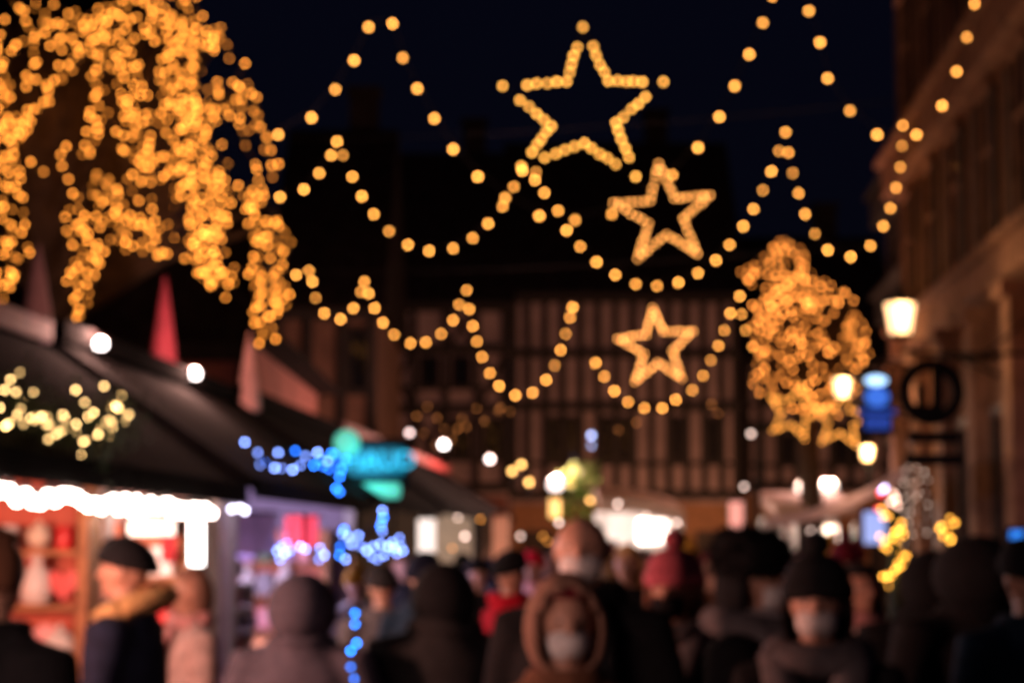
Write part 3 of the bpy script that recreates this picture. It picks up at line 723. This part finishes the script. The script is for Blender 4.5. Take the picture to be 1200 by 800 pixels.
cluster([(281,595),(287,598),(272,596)], 13.3, .018, emi("white_violet_bulb", (.8, .75, 1), 14), "pair of white bulbs right of the second stall's white string")

# teal sign
def teal_sign():
    p = at(432, 542, 20.0); t = thing("lit_sign", p, "teal glowing sign over the drinks stall roof", "sign")
    b = MB(); b.box((.02, .1, 0), (.78, .05, .5), bev=.03); b.build("board", BLACK, t)
    T1 = emi("teal_pale", (.12, .8, .62), .65); T2 = emi("teal_blue", (.04, .55, .85), 1.2); T3 = emi("teal_glass", (.0, .2, .32), .22)
    m = MB(); m.ball((-.22, 0, .2), (.13, .05, .13), 16); m.build("round_lamp", T1, t)
    m = MB(); m.box((.04, .06, .02), (.62, .02, .3), bev=.01); m.ball((.3, .05, .03), (.12, .03, .14), 14); m.build("glow_panel", T3, t)
    cu = bpy.data.curves.new("letters", 'FONT'); cu.body = "CHAUD"; cu.size = .25; cu.extrude = .012; cu.align_x = 'CENTER'; cu.align_y = 'CENTER'
    tmp = bpy.data.objects.new("tmp", cu); C.objects.link(tmp); bpy.context.view_layer.update()
    me = bpy.data.meshes.new_from_object(tmp.evaluated_get(bpy.context.evaluated_depsgraph_get())); bpy.data.objects.remove(tmp)
    me.materials.clear(); me.materials.append(T2)
    link("letters", me, t, (.03, .0, .02), rot=(PI / 2, 0, 0))
    m = MB(); m.box((.02, 0, -.28), (.6, .06, .15), bev=.03); m.build("light_bar", T1, t)
    m = MB(); m.tube([(-.2, .12, -.2), (-.2, .12, -.7), (.25, .12, -.7), (.25, .12, -.2)], .02, 6); m.build("stand", BLACK, t)
    lamp("sign_light", (0, -.25, -.1), 5, (.1, .7, .8), t, .1)
teal_sign()

# ------------------------------------------------------------ stalls across the street (centre and right)
def canopy_stall(name, label, px0, px1, Y, ztop, light, power, wallm, arch=True):
    a = at(px0, 640, Y); b = at(px1, 640, Y); Wd = b.x - a.x; t = thing(name, (a.x, Y, 0), label, "market stall")
    m = MB()
    n = 10; top = [(Wd * i / n, ztop - (.22 * (i / n) ** 2 if arch else 0) ) for i in range(n + 1)]
    poly = top + [(x, z - .2) for x, z in reversed(top)]
    m.prism(poly, lambda p, q: Vector((p, -.1, q)), lambda p, q: Vector((p, 2.2, q + .25))); m.build("roof", CANV, t)
    for x in (.05, Wd - .05):
        m = MB(); m.box((x, 0, ztop / 2 - .15), (.07, .07, ztop - .3)); m.build("post", WHITEP, t)
    m = MB(); m.box((Wd / 2, 2.1, ztop / 2 - .1), (Wd, .05, ztop - .2)); m.build("back_wall", wallm, t)
    m = MB(); m.box((Wd / 2, .2, .95), (Wd, .6, .06)); m.box((Wd / 2, -.05, .48), (Wd, .04, .9)); m.build("counter", WOODO, t)
    m = MB(); m.box((Wd * .68, .9, ztop - .55), (Wd * .38, .1, .42), bev=.04); m.build("light_box", emi("box_" + name, light, 2.2), t)
    lamp("stall_light", (Wd * .5, .7, ztop - .5), power, light, t, .15)
    return t, Wd
canopy_stall("canopy_stall", "brightly lit stall with curved white canopy in the middle of the street end", 703, 802, 33, 2.55, (1, .78, .7), 160, WHITEP)
canopy_stall("food_stall", "white-lit stall under the pale awning right of the pole", 908, 1006, 33, 2.45, (1, .72, .58), 110, WHITEP, False)
def awning():
    P = [at(895, 606, 24), at(1062, 546, 22.5), at(1075, 552, 26), at(905, 606, 27.5)]
    o = P[0].copy(); o.z = 0
    t = thing("awning", o, "long pale canvas awning rising toward the sandstone building", "awning")
    m = MB(); n = 10
    def S(u, v): 
        p = P[0].lerp(P[1], u).lerp(P[3].lerp(P[2], u), v); p.z -= .12 * math.sin(PI * u) ; return p - o
    g = [[m.bm.verts.new(S(i / n, j / 4)) for j in range(5)] for i in range(n + 1)]
    g2 = [[m.bm.verts.new(S(i / n, j / 4) - Vector((0, 0, .03))) for j in range(5)] for i in range(n + 1)]
    for i in range(n):
        for j in range(4):
            m.bm.faces.new((g[i][j], g[i + 1][j], g[i + 1][j + 1], g[i][j + 1])); m.bm.faces.new((g2[i][j], g2[i][j + 1], g2[i + 1][j + 1], g2[i + 1][j]))
    m.build("canvas", CANV, t)
    v = MB()
    for i in range(n):
        a, b = S(i / n, 0), S((i + 1) / n, 0); v.quad(a - Vector((0, .01, 0)), b - Vector((0, .01, 0)), b - Vector((0, .01, .13)), a - Vector((0, .01, .13)))
    v.build("valance", CANV, t)
    for q, (u, w) in enumerate(((.17, .02), (.95, .05), (.2, .95), (.95, .95))):
        p = S(u, w); m = MB(); m.tube([(p.x, p.y, 0), (p.x, p.y, p.z)], .04 if q else .045, 8); m.build("pole", CANV if q == 0 else BLACK, t)
    lamp("awning_light", at(980, 560, 23) - o, 8, (1, .62, .45), t, .1)
awning()
def glow_screen(px, py, Y, w, h, em, label, cat="screen"):
    p = at(px, py, Y); t = thing("lit_screen", p, label, cat)
    m = MB(); m.box((0, 0, 0), (w, .03, h), bev=.008); m.build("display", em, t)
    m = MB(); m.box((0, .03, 0), (w + .05, .04, h + .05), bev=.01); m.tube([(0, .04, -h / 2), (0, .04, -p.z)], .02, 6); m.build("stand", BLACK, t)
glow_screen(1025, 618, 24, .26, .38, emi("blue_white_screen", (.4, .5, 1), .95), "pale blue lit screen left of the golden light spiral")
glow_screen(1192, 637, 15, .1, .2, emi("blue_screen", (.03, .25, 1), 1.1), "upper small blue screen at the right edge")
glow_screen(1184, 682, 13, .07, .1, emi("blue_screen", (.03, .25, 1), 1.1), "lower small blue screen at the right edge")

# light-wrapped columns and white curtain
def light_column(px, y0, y1, Y, rad, n, turns, label, r, em):
    a, b = at(px, y0, Y), at(px, y1, Y); h = a.z - b.z
    t = thing("lit_column", (b.x, Y, 0), label, "lit column", "columns wound with golden lights")
    m = MB(); m.tube([(0, 0, 0), (0, 0, a.z)], rad * .6, 10); m.lathe([(rad * 1.2, 0), (rad * 1.2, .12), (rad * .7, .18)], seg=12); m.build("post", FIR, t)
    me = bulb_mesh(r, em, 1, cap=False); P = []
    for i in range(n):
        u = i / n; an = u * turns * 2 * PI
        P.append(Vector((rad * math.cos(an) + R.gauss(0, .022), rad * math.sin(an), b.z + h * u + R.gauss(0, .03))))
    w = MB(); w.tube(P, .004, 4); w.build("cable", WIRE, t)
    for p in P: link("bulb", me, t, p)
EG = emi("gold_bulb", (1, .42, .05), 11, .35)
light_column(1049, 596, 694, 17.5, .085, 52, 2.6, "left of two columns wound with golden lights", .014, EG)
light_column(1111, 601, 672, 17.5, .045, 24, 2.2, "narrow right one of two columns wound with golden lights", .013, EG)
cp = []
for s in range(4):
    x = 1058 + s * 9
    for q in range(R.randint(4, 8)): cp.append((x + R.uniform(-3, 3), 550 + q * 12 + R.uniform(-5, 5)))
cluster(cp, 22, .012, emi("frost_bulb", (1, .7, .55), 3.0, .8), "curtain of faint white lights above the golden column", jy=.15)
cluster([(1047,578),(1050,584),(1044,588),(1052,592)], 17.6, .022, emi("peach_bulb", (1, .6, .45), 6, .2), "peach coloured bulbs topping the golden light spiral")
cluster([(1034,574),(1037,571)], 19, .02, emi("violet_bulb", (.7, .6, 1), 9, .2), "single violet-white bulb beside the awning's high end")
cluster([(1031,577),(1029,596),(1033,579)], 19.2, .02, emi("red_bulb", (1, .05, .06), 4.5, .2), "red bulbs under the awning's high end")
# faint amber bulbs strung in front of the timbered facade
amber_pts = []
for x, y in ((488,490),(496,510),(500,478),(512,492),(520,500),(530,515),(541,488),(547,503),(560,478),(566,492),(583,480),(588,476),(596,484),(510,520),(536,505),(745,492),(832,476),(843,484),(725,505)):
    amber_pts.append((x + R.uniform(-2, 2), y + R.uniform(-3, 3)))
cluster(amber_pts, 54, .028, emi("dim_amber_bulb", (1, .32, .08), 3.2, .5), "dim amber lights along the half-timbered facade behind the swags", jy=.05)

# far lit spots among the crowd at the street's end
E_p = emi("far_warm_lamp", (1, .7, .6), 5, .4)
spots = [(610,628,'left'),(636,628,'white'),(642,634,'b'),(655,612,'c'),(563,608,'d'),(537,605,'e'),(545,628,'f'),(530,642,'g'),(536,652,'h'),(724,590,'i'),(757,604,'j'),(735,639,'k'),(777,620,'l'),(793,612,'m'),(795,632,'n'),(880,622,'o'),(862,608,'p'),(920,628,'q'),(950,622,'r'),(963,623,'s'),(984,628,'t'),(872,570,'u'),(880,508,'v')]
far = thing("far_lights", at(700, 620, 45), "scattered small warm lamps of the stalls at the street's far end", "string lights")
for x, y, _ in spots:
    p = at(x, y, 31.5)
    link("bulb", BS if R.random() < .2 else bpy.data.meshes.get("far_bulb") or (lambda m: m)(bulb_mesh(.035, E_p, 1, False)), far, p - far.location)

for px in (730, 800, 858, 950):  # unseen lights without fixtures, added to brighten the ground-floor walls
    lamp("wall_fill_light", at(px, 606, 51.5) - far.location, 90, (1, .5, .25), far, .2)

# potted plant
def plant():
    p = at(680, 640, 38); t = thing("potted_plant", (p.x, 38, 0), "leafy green plant lit from below near the street's end", "plant")
    m = MB(); m.lathe([(.22, 0), (.3, .5), (.32, .55), (.26, .55)], seg=14); m.build("pot", mat("terracotta", (.3, .12, .07)), t)
    m = MB(); m.tube([(0, 0, .5), (.03, 0, 1.6), (0, 0, 2.6)], [.05, .04, .02], 7); m.build("trunk", BARK, t)
    m = MB()
    for i in range(520):
        a = R.uniform(0, 2 * PI); rr = .38 * math.sqrt(R.random()); z = R.uniform(2.0, 3.3)
        c = Vector((rr * math.cos(a), rr * math.sin(a), z)); d = Vector((R.uniform(-1, 1), R.uniform(-1, 1), R.uniform(-.4, 1))).normalized() * .14; e = d.cross(Vector((.3, .2, 1))).normalized() * .035
        m.quad(c, c + d * .5 + e, c + d, c + d * .5 - e)
    m.build("foliage", LEAF, t); lamp("plant_light", (.0, -.7, 2.3), 10, (1, .8, .4), t, .05)
plant()

# ------------------------------------------------------------ people
def voxel(mb, size, name, smooth=4):
    me = mb.mesh(name, SKIN); o = bpy.data.objects.new("tmp", me); C.objects.link(o)
    r = o.modifiers.new("r", 'REMESH'); r.mode = 'VOXEL'; r.voxel_size = size; r.use_smooth_shade = True
    s = o.modifiers.new("s", 'SMOOTH'); s.iterations = smooth; s.factor = .5
    bpy.context.view_layer.update()
    out = bpy.data.meshes.new_from_object(o.evaluated_get(bpy.context.evaluated_depsgraph_get()))
    bpy.data.objects.remove(o); out.name = name
    for p in out.polygons: p.use_smooth = True
    return out
EYEM = mat("eye_dark", (.03, .02, .02), .3)
POSES = {
 'stand': dict(el=[(-.25, .03, 1.14), (.25, .03, 1.14)], wr=[(-.25, -.05, .89), (.25, -.05, .89)], kn=[(-.1, -.02, .5), (.1, -.02, .5)], an=[(-.1, .03, .09), (.1, .03, .09)]),
 'hold': dict(el=[(-.25, .0, 1.14), (.25, .0, 1.14)], wr=[(-.1, -.24, 1.1), (.1, -.24, 1.1)], kn=[(-.1, -.02, .5), (.1, -.02, .5)], an=[(-.1, .03, .09), (.1, .03, .09)]),
 'walk': dict(el=[(-.25, .1, 1.15), (.25, -.04, 1.15)], wr=[(-.24, .05, .9), (.24, -.22, .96)], kn=[(-.09, -.16, .52), (.09, .04, .5)], an=[(-.09, -.2, .1), (.09, .3, .14)]),
}
def build_pose(key):
    P = POSES[key]; b = MB()
    b.tube([(0, .01, .86), (0, .0, .98), (0, .01, 1.1), (0, .0, 1.25), (0, .0, 1.38), (0, .01, 1.46)], [(.15, .1), (.165, .11), (.135, .095), (.155, .11), (.17, .1), (.08, .07)], 16)
    b.tube([(0, .015, 1.42), (0, .0, 1.56)], [.062, .055], 12)
    b.ball((0, -.005, 1.655), (.077, .092, .098), 20); b.ball((0, -.03, 1.59), (.052, .06, .055), 14)   # skull and jaw
    b.tube([(0, -.093, 1.665), (0, -.112, 1.632), (0, -.09, 1.622)], [.009, .015, .01], 8)      # nose
    b.ball((0, -.088, 1.592), (.022, .01, .007), 8)                                              # lips
    b.ball((0, -.075, 1.56), (.02, .02, .018), 8)
    for s in (0, 1):
        sx = (-1, 1)[s]
        b.ball((sx * .08, .005, 1.645), (.01, .02, .032), 8)                                    # ear
        sh = Vector((sx * .18, .0, 1.41)); el = Vector(P['el'][s]); wr = Vector(P['wr'][s])
        b.tube([(sx * .1, 0, 1.41), sh, sh.lerp(el, .5), el, el.lerp(wr, .4), wr], [.06, .058, .046, .038, .036, .024], 12)
        d = (wr - el).normalized(); side = Vector((0, 1, 0)) if abs(d.z) > .7 else Vector((1, 0, 0)) * sx
        nrm = d.cross(side).normalized(); pc = wr + d * .05
        b.tube([wr - d * .01, wr + d * .03, wr + d * .09], [(.02, .016), (.036, .016), (.038, .014)] if abs(d.z) > .7 else [(.02, .016), (.036, .016), (.038, .014)], 10)
        for f in range(4):
            o = wr + d * .085 + side * (f - 1.5) * .018; ln = (.062, .074, .07, .055)[f]
            k1 = o + d * ln * .5; k2 = k1 + (d * .8 + nrm * .55 * -sx).normalized() * ln * .5
            b.tube([wr + d * .05 + side * (f - 1.5) * .014, o, k1, k2], [.009, .009, .0085, .0075], 6)
        th = -side if abs(d.z) > .7 else -side
        b.tube([wr + d * .02 + th * .02, wr + d * .055 + th * .045, wr + d * .09 + th * .05], [.012, .01, .0085], 6)
        hp = Vector((sx * .09, .01, .9)); kn = Vector(P['kn'][s]); an = Vector(P['an'][s])
        b.tube([hp + Vector((0, 0, .03)), hp.lerp(kn, .5), kn, kn.lerp(an, .35) + Vector((0, .02, 0)), an], [.088, .075, .055, .055, .036], 12)
        b.tube([an + Vector((0, .04, -.045)), an + Vector((0, -.05, -.05)), an + Vector((0, -.16, -.065))], [.036, .036, .026], 8)
    body = voxel(b, .0105, "body", 3)
    q = MB(); q.bm.from_mesh(body); q.mi = 1
    for sx in (-1, 1): q.ball((sx * .03, -.083, 1.657), (.011, .008, .007), 8)
    body = q.mesh("body", [SKIN, EYEM])
    c = MB()                                                                                    # coat
    c.tube([(0, .01, .74), (0, .01, .9), (0, .01, 1.05), (0, .0, 1.2), (0, .0, 1.34), (0, .01, 1.42), (0, .015, 1.5)], [(.2, .16), (.2, .155), (.185, .145), (.2, .155), (.205, .15), (.15, .12), (.095, .095)], 20)
    for s in (0, 1):
        sx = (-1, 1)[s]; sh = Vector((sx * .19, .0, 1.39)); el = Vector(P['el'][s]); wr = Vector(P['wr'][s])
        c.tube([(sx * .1, 0, 1.4), sh, sh.lerp(el, .5), el, el.lerp(wr, .5), wr], [.085, .088, .075, .066, .058, .05], 12)
        c.tube([(sx * .09, -.13, .86), (sx * .15, -.135, .98)], [.022, .022], 8)
    c.tube([(0, -.15, .76), (0, -.15, 1.05), (0, -.155, 1.3), (0, -.105, 1.46)], .014, 6)
    c.tube([(.1 * math.cos(a), .02 + .1 * math.sin(a), 1.5) for a in [i * PI / 8 for i in range(17)]], .026, 6)
    coat = voxel(c, .017, "coat", 2)
    t = MB()
    for s in (0, 1):
        sx = (-1, 1)[s]; hp = Vector((sx * .09, .01, .9)); kn = Vector(P['kn'][s]); an = Vector(P['an'][s])
        t.tube([hp, hp.lerp(kn, .5), kn, an + Vector((0, .01, .0))], [.105, .09, .075, .062], 12)
    trou = t.mesh("trousers", SKIN)
    bt = MB()
    for s in (0, 1):
        an = Vector(P['an'][s])
        bt.tube([an + Vector((0, .01, .1)), an + Vector((0, .01, -.01))], [.062, .058], 10)
        bt.tube([an + Vector((0, .06, -.045)), an + Vector((0, -.05, -.045)), an + Vector((0, -.13, -.05)), an + Vector((0, -.19, -.06))], [(.042, .045), (.045, .045), (.047, .038), (.03, .022)], 10)
    boots = bt.mesh("boots", SKIN)
    return dict(body=body, coat=coat, trousers=trou, boots=boots)
PM = {k: build_pose(k) for k in POSES}
def shell(c, r, keep, th, name, seg=28):
    b = bmesh.new(); bmesh.ops.create_uvsphere(b, u_segments=seg, v_segments=seg * 2 // 3, radius=1)
    for v in b.verts: v.co = Vector((v.co.x * r[0] + c[0], v.co.y * r[1] + c[1], v.co.z * r[2] + c[2]))
    bmesh.ops.delete(b, geom=[v for v in b.verts if not keep(v.co)], context='VERTS')
    bmesh.ops.recalc_face_normals(b, faces=b.faces)
    bmesh.ops.solidify(b, geom=list(b.faces), thickness=-th)
    me = bpy.data.meshes.new(name); b.to_mesh(me); b.free(); me.materials.append(SKIN)
    for p in me.polygons: p.use_smooth = True
    return me
HC = (0, .0, 1.66)
def beanie():
    m = MB(); m.lathe([(.098, 1.668), (.108, 1.68), (.108, 1.71), (.1, 1.722), (.092, 1.75), (.065, 1.785), (.02, 1.803)], c=(0, .008, 0), seg=20)
    for v in m.bm.verts: v.co.y = (v.co.y - .008) * 1.1 + .008; v.co.z += (v.co.y) * -.25
    return m.mesh("beanie", SKIN)
def bobble():
    m = MB(); m.lathe([(.1, 1.665), (.112, 1.68), (.112, 1.715), (.104, 1.725), (.096, 1.76), (.07, 1.8), (.02, 1.82)], c=(0, .008, 0), seg=20); m.ball((0, .01, 1.85), .045, 10)
    return m.mesh("bobble_hat", SKIN)
def scarf():
    m = MB(); m.tube([((.092 + .006 * math.sin(3 * a)) * math.cos(a), .01 + .092 * math.sin(a), 1.5 + .012 * math.sin(2 * a)) for a in [i * PI / 9 for i in range(19)]], .042, 9)
    m.tube([(.03, -.1, 1.49), (.05, -.165, 1.38), (.055, -.185, 1.2), (.05, -.18, 1.04)], [(.045, .025), (.06, .02), (.062, .016), (.065, .014)], 8)
    return m.mesh("scarf", SKIN)
def shawl():
    m = MB(); m.tube([((.12) * math.cos(a), .01 + .115 * math.sin(a), 1.49 - .02 * math.cos(a + PI / 2)) for a in [i * PI / 9 for i in range(19)]], .055, 9)
    m.tube([(-.13, -.06, 1.5), (-.09, -.17, 1.36), (-.01, -.2, 1.15)], [(.05, .03), (.06, .025), (.02, .02)], 8)
    m.tube([(.13, -.06, 1.5), (.09, -.17, 1.36), (.01, -.2, 1.15)], [(.05, .03), (.06, .025), (.02, .02)], 8)
    return m.mesh("shawl", SKIN)
def furcollar():
    m = MB(); rr = random.Random(4)
    pts = [(.13 * math.cos(a), .04 + .115 * math.sin(a), 1.5 + .05 * math.sin(a)) for a in [i * PI / 14 for i in range(29)]]
    m.tube(pts, .045, 8)
    for p in pts:
        for q in range(14):
            d = Vector((rr.gauss(0, 1), rr.gauss(0, 1), rr.gauss(0, 1))).normalized(); c = Vector(p) + d * .035
            e = d.cross(Vector((0, .3, 1))).normalized() * .008; m.quad(c - e, c + e, c + d * .035 + e * .2, c + d * .035 - e * .2)
    return m.mesh("fur_collar", SKIN)
def furhat():
    m = MB(); rr = random.Random(9)
    m.lathe([(.1, 1.66), (.125, 1.68), (.135, 1.73), (.12, 1.79), (.07, 1.83), (.02, 1.84)], c=(0, .01, 0), seg=18)
    for i in range(900):
        a = rr.uniform(0, 2 * PI); u = rr.random(); rad = .13 * math.cos(max(0, u - .35) * 1.6); c = Vector((rad * math.cos(a), .01 + rad * math.sin(a), 1.665 + .165 * u))
        d = (Vector((math.cos(a), math.sin(a), u * 1.2 - .3)) + Vector((rr.gauss(0, .3), rr.gauss(0, .3), rr.gauss(0, .3)))).normalized(); e = d.cross(Vector((0, .3, 1))).normalized() * .007
        m.quad(c - e, c + e, c + d * .04 + e * .2, c + d * .04 - e * .2)
    return m.mesh("fur_hat", SKIN)
ACC = {
 'furhat': furhat(),
 'hair_short': shell(HC, (.088, .104, .108), lambda v: (v.y > -.02 and v.z > 1.6) or v.z > 1.715, .01, "hair"),
 'hair_long': shell((0, .01, 1.62), (.1, .11, .16), lambda v: (v.y > -.015) or v.z > 1.72, .012, "hair"),
 'hood': shell((0, .022, 1.635), (.112, .135, .155), lambda v: not (v.y < -.05 and ((v.x / .078) ** 2 + ((v.z - 1.62) / .115) ** 2 < 1)), .012, "hood"),
 'mask': shell((0, -.012, 1.598), (.068, .094, .062), lambda v: v.y < -.035, .003, "face_mask"),
 'beanie': beanie(), 'bobble': bobble(), 'scarf': scarf(), 'shawl': shawl(), 'fur': furcollar()}
ANAME = {'furhat': 'fur_hat', 'hair_short': 'hair', 'hair_long': 'hair', 'hood': 'hood', 'mask': 'face_mask', 'beanie': 'beanie', 'bobble': 'bobble_hat', 'scarf': 'scarf', 'shawl': 'shawl', 'fur': 'fur_collar'}
CC = {'black': (.008, .008, .010), 'navy': (.010, .014, .035), 'grey': (.12, .11, .12), 'charcoal': (.025, .024, .026), 'brown': (.16, .07, .04), 'tan': (.27, .15, .11), 'red': (.5, .01, .03), 'pink': (.6, .3, .3),
      'pale pink': (.55, .42, .4), 'white': (.75, .72, .72), 'slate': (.1, .095, .13), 'olive': (.05, .05, .03), 'golden': (.5, .32, .14), 'dark blue': (.012, .03, .06), 'mustard': (.5, .25, .02), 'rose': (.45, .1, .14), 'pale grey': (.4, .37, .38), 'burgundy': (.15, .01, .02)}
CM = {c: mat("cloth_" + c.replace(' ', '_'), v, .9, .25, 18, spec=.2) for c, v in CC.items()}
def person(px, py, Y, rz, label, coat='black', pose='stand', acc=(), trou='black', group=None, broad=1.0, skin=SKIN):
    """head centre seen at px,py from the camera's place; body stands on the ground"""
    h = at(px, py, Y); s = h.z / 1.655
    s = max(.88, min(1.1, s))
    t = thing("person", (h.x, Y, 0), label, "person", group, rz)
    t.scale = (s * broad, s * broad, s)
    M = PM[pose]
    link("body", M['body'], t); pass
    link("coat", M['coat'], t, m=CM[coat]); link("trousers", M['trousers'], t, m=CM[trou]); link("boots", M['boots'], t, m=CM['black'])
    for a, c in acc: link(ANAME[a], ACC[a], t, m=CM[c])
    return t
D = math.radians
person(-12, 668, 5.6, D(150), "person in black at the left edge with dark hair, facing the first stall", 'black', 'stand', (('hair_short', 'brown'),), broad=1.12)
person(148, 668, 8.6, D(-100), "person in dark jacket with golden fur collar and dark cap looking left at the stall", 'navy', 'hold', (('beanie', 'black'), ('fur', 'golden')), broad=1.15)
person(222, 692, 9.8, D(-60), "person in pale pink coat standing by the white tube lamp", 'pale pink', 'hold', (('hair_long', 'tan'), ('scarf', 'pink')))
person(356, 708, 8.4, D(170), "person in slate-grey padded coat with back turned beside the blue bulbs", 'slate', 'stand', (('hood', 'slate'),), broad=1.3)
person(448, 688, 12.2, D(200), "person in grey coat between the slate coat and the dark hood", 'grey', 'stand', (('beanie', 'charcoal'),), broad=1.1)
person(497, 676, 11.0, D(160), "tall person in dark blue coat behind the brown-backed one", 'dark blue', 'stand', (('beanie', 'navy'),))
person(520, 694, 8.6, D(190), "person in charcoal coat and dark hair seen from behind", 'charcoal', 'stand', (('hair_long', 'black'), ('scarf', 'charcoal')), broad=1.35)
person(598, 672, 11.5, D(120), "person in bright red coat partly hidden by the masked man", 'red', 'walk', (('beanie', 'black'), ('scarf', 'red')), 'navy')
person(683, 641, 6.9, D(-8), "tall masked balding person in black coat facing the camera", 'black', 'walk', (('mask', 'white'), ('scarf', 'black')), broad=1.12)
person(664, 728, 5.5, D(6), "short masked person in tan hood in front of the tall black coat", 'brown', 'hold', (('hood', 'tan'), ('mask', 'white'), ('hair_long', 'burgundy')))
person(735, 662, 12.5, D(-15), "small pale face with blond hair behind the tall masked person", 'black', 'walk', (('hair_long', 'golden'),))
person(790, 690, 7.6, D(-25), "person in pink patterned hat and grey scarf with dark mask", 'black', 'walk', (('bobble', 'rose'), ('mask', 'black'), ('shawl', 'grey'), ('hair_long', 'tan')), broad=1.1)
person(885, 678, 7.2, D(60), "person in large black hat and pale scarf turned to the right", 'black', 'hold', (('furhat', 'black'), ('hair_long', 'black'), ('scarf', 'pale grey'), ('shawl', 'grey'), ('mask', 'white')), broad=1.15)
person(958, 706, 6.3, D(-12), "masked person in black beanie with red cheeks and grey shawl", 'black', 'walk', (('bobble', 'black'), ('mask', 'white'), ('shawl', 'grey'), ('hair_long', 'black')), broad=1.08, )
person(1008, 690, 9.5, D(20), "person in pale pink coat with dark hair behind the golden light spiral", 'pale pink', 'stand', (('hair_long', 'charcoal'), ('scarf', 'pink')), broad=1.15)
person(1094, 680, 9.2, D(175), "left of two big black coats seen from behind on the right", 'black', 'stand', (('hood', 'black'), ('scarf', 'black')), broad=1.4)
person(1141, 668, 8.4, D(200), "right of two big black coats, face turned slightly right", 'black', 'stand', (('hood', 'black'),), broad=1.45)
person(1206, 676, 7.4, D(190), "person in dark blue coat at the right edge", 'dark blue', 'stand', (('beanie', 'black'),), broad=1.1)
person(836, 668, 13, D(10), "person with brown coat between the pink hat and the black hat", 'brown', 'walk', (('hair_long', 'burgundy'),))
person(918, 672, 11, D(-20), "person with bare tan face right beside the pale awning pole", 'brown', 'walk', (('hair_short', 'tan'), ('scarf', 'tan')))
# the crowd further down the street
tops = ['black', 'navy', 'charcoal', 'grey', 'brown', 'burgundy', 'pale grey', 'olive', 'pink', 'dark blue']
hats = [('beanie', 'black', 'black beanie'), ('hair_short', 'brown', 'short brown hair'), ('bobble', 'burgundy', 'burgundy bobble hat'), ('hair_long', 'charcoal', 'long dark hair'), ('hood', 'navy', 'navy hood'), ('bobble', 'mustard', 'mustard bobble hat'), ('beanie', 'grey', 'grey beanie'), ('hair_long', 'golden', 'long blond hair'), ('beanie', 'red', 'red beanie')]
crowd = [(560,664,15,'behind the red coat'),(575,660,19,'near the white-lit stall'),(625,655,16,'left of the tall masked person'),(640,648,21,'left behind the tall masked person'),(706,652,18,'right behind the tall masked person'),
 (720,645,24,'under the curved canopy at its left'),(752,655,15,'in front of the curved canopy'),(768,648,22,'under the curved canopy at its right'),(808,652,16,'just right of the curved canopy'),(822,646,23,'before the orange wall'),
 (848,650,18,'below the glowing pink panel'),(866,654,14,'behind the large black hat'),(880,644,25,'right of the glowing pink panel'),(903,650,17,'left of the awning pole'),(938,648,20,'right of the awning pole'),
 (976,646,16,'under the pale awning'),(990,650,14,'under the awning beside the black beanie'),(955,643,26,'at the food stall counter'),(1004,645,21,'left of the pale blue screen'),(1126,655,12,'behind the two big black coats'),
 (470,655,18,'in front of the teal stall'),(418,676,15,'beside the low blue bulbs'),(542,652,22,'in front of the far white-lit goods'),(788,645,27,'far back before the orange wall'),(660,640,28,'far back under the floodlamp'),(908,642,29,'far back at the food stall corner'),(1000,662,17,'behind the pale pink coat')]
for i, (px, py, Y, where) in enumerate(crowd):
    a, c, d = hats[(i * 4 + i // 9) % len(hats)]; co = tops[(i * 3 + i // 7) % len(tops)]
    if px == 976: a, c, d = 'bobble', 'mustard', 'mustard bobble hat'
    ac = [(a, c)]
    if i % 3 == 1: ac.append(('mask', 'white'))
    if i % 4 == 2: ac.append(('scarf', ('red', 'pale grey', 'pink')[i % 3]))
    rz = D((0, 170, -25, 30, 185, 200, 15)[i % 7])
    person(px, py + 10, Y, rz, "person in %s coat with %s %s" % (co, d, where), co, ('walk', 'stand', 'hold')[i % 3], ac, group="people strolling through the market")
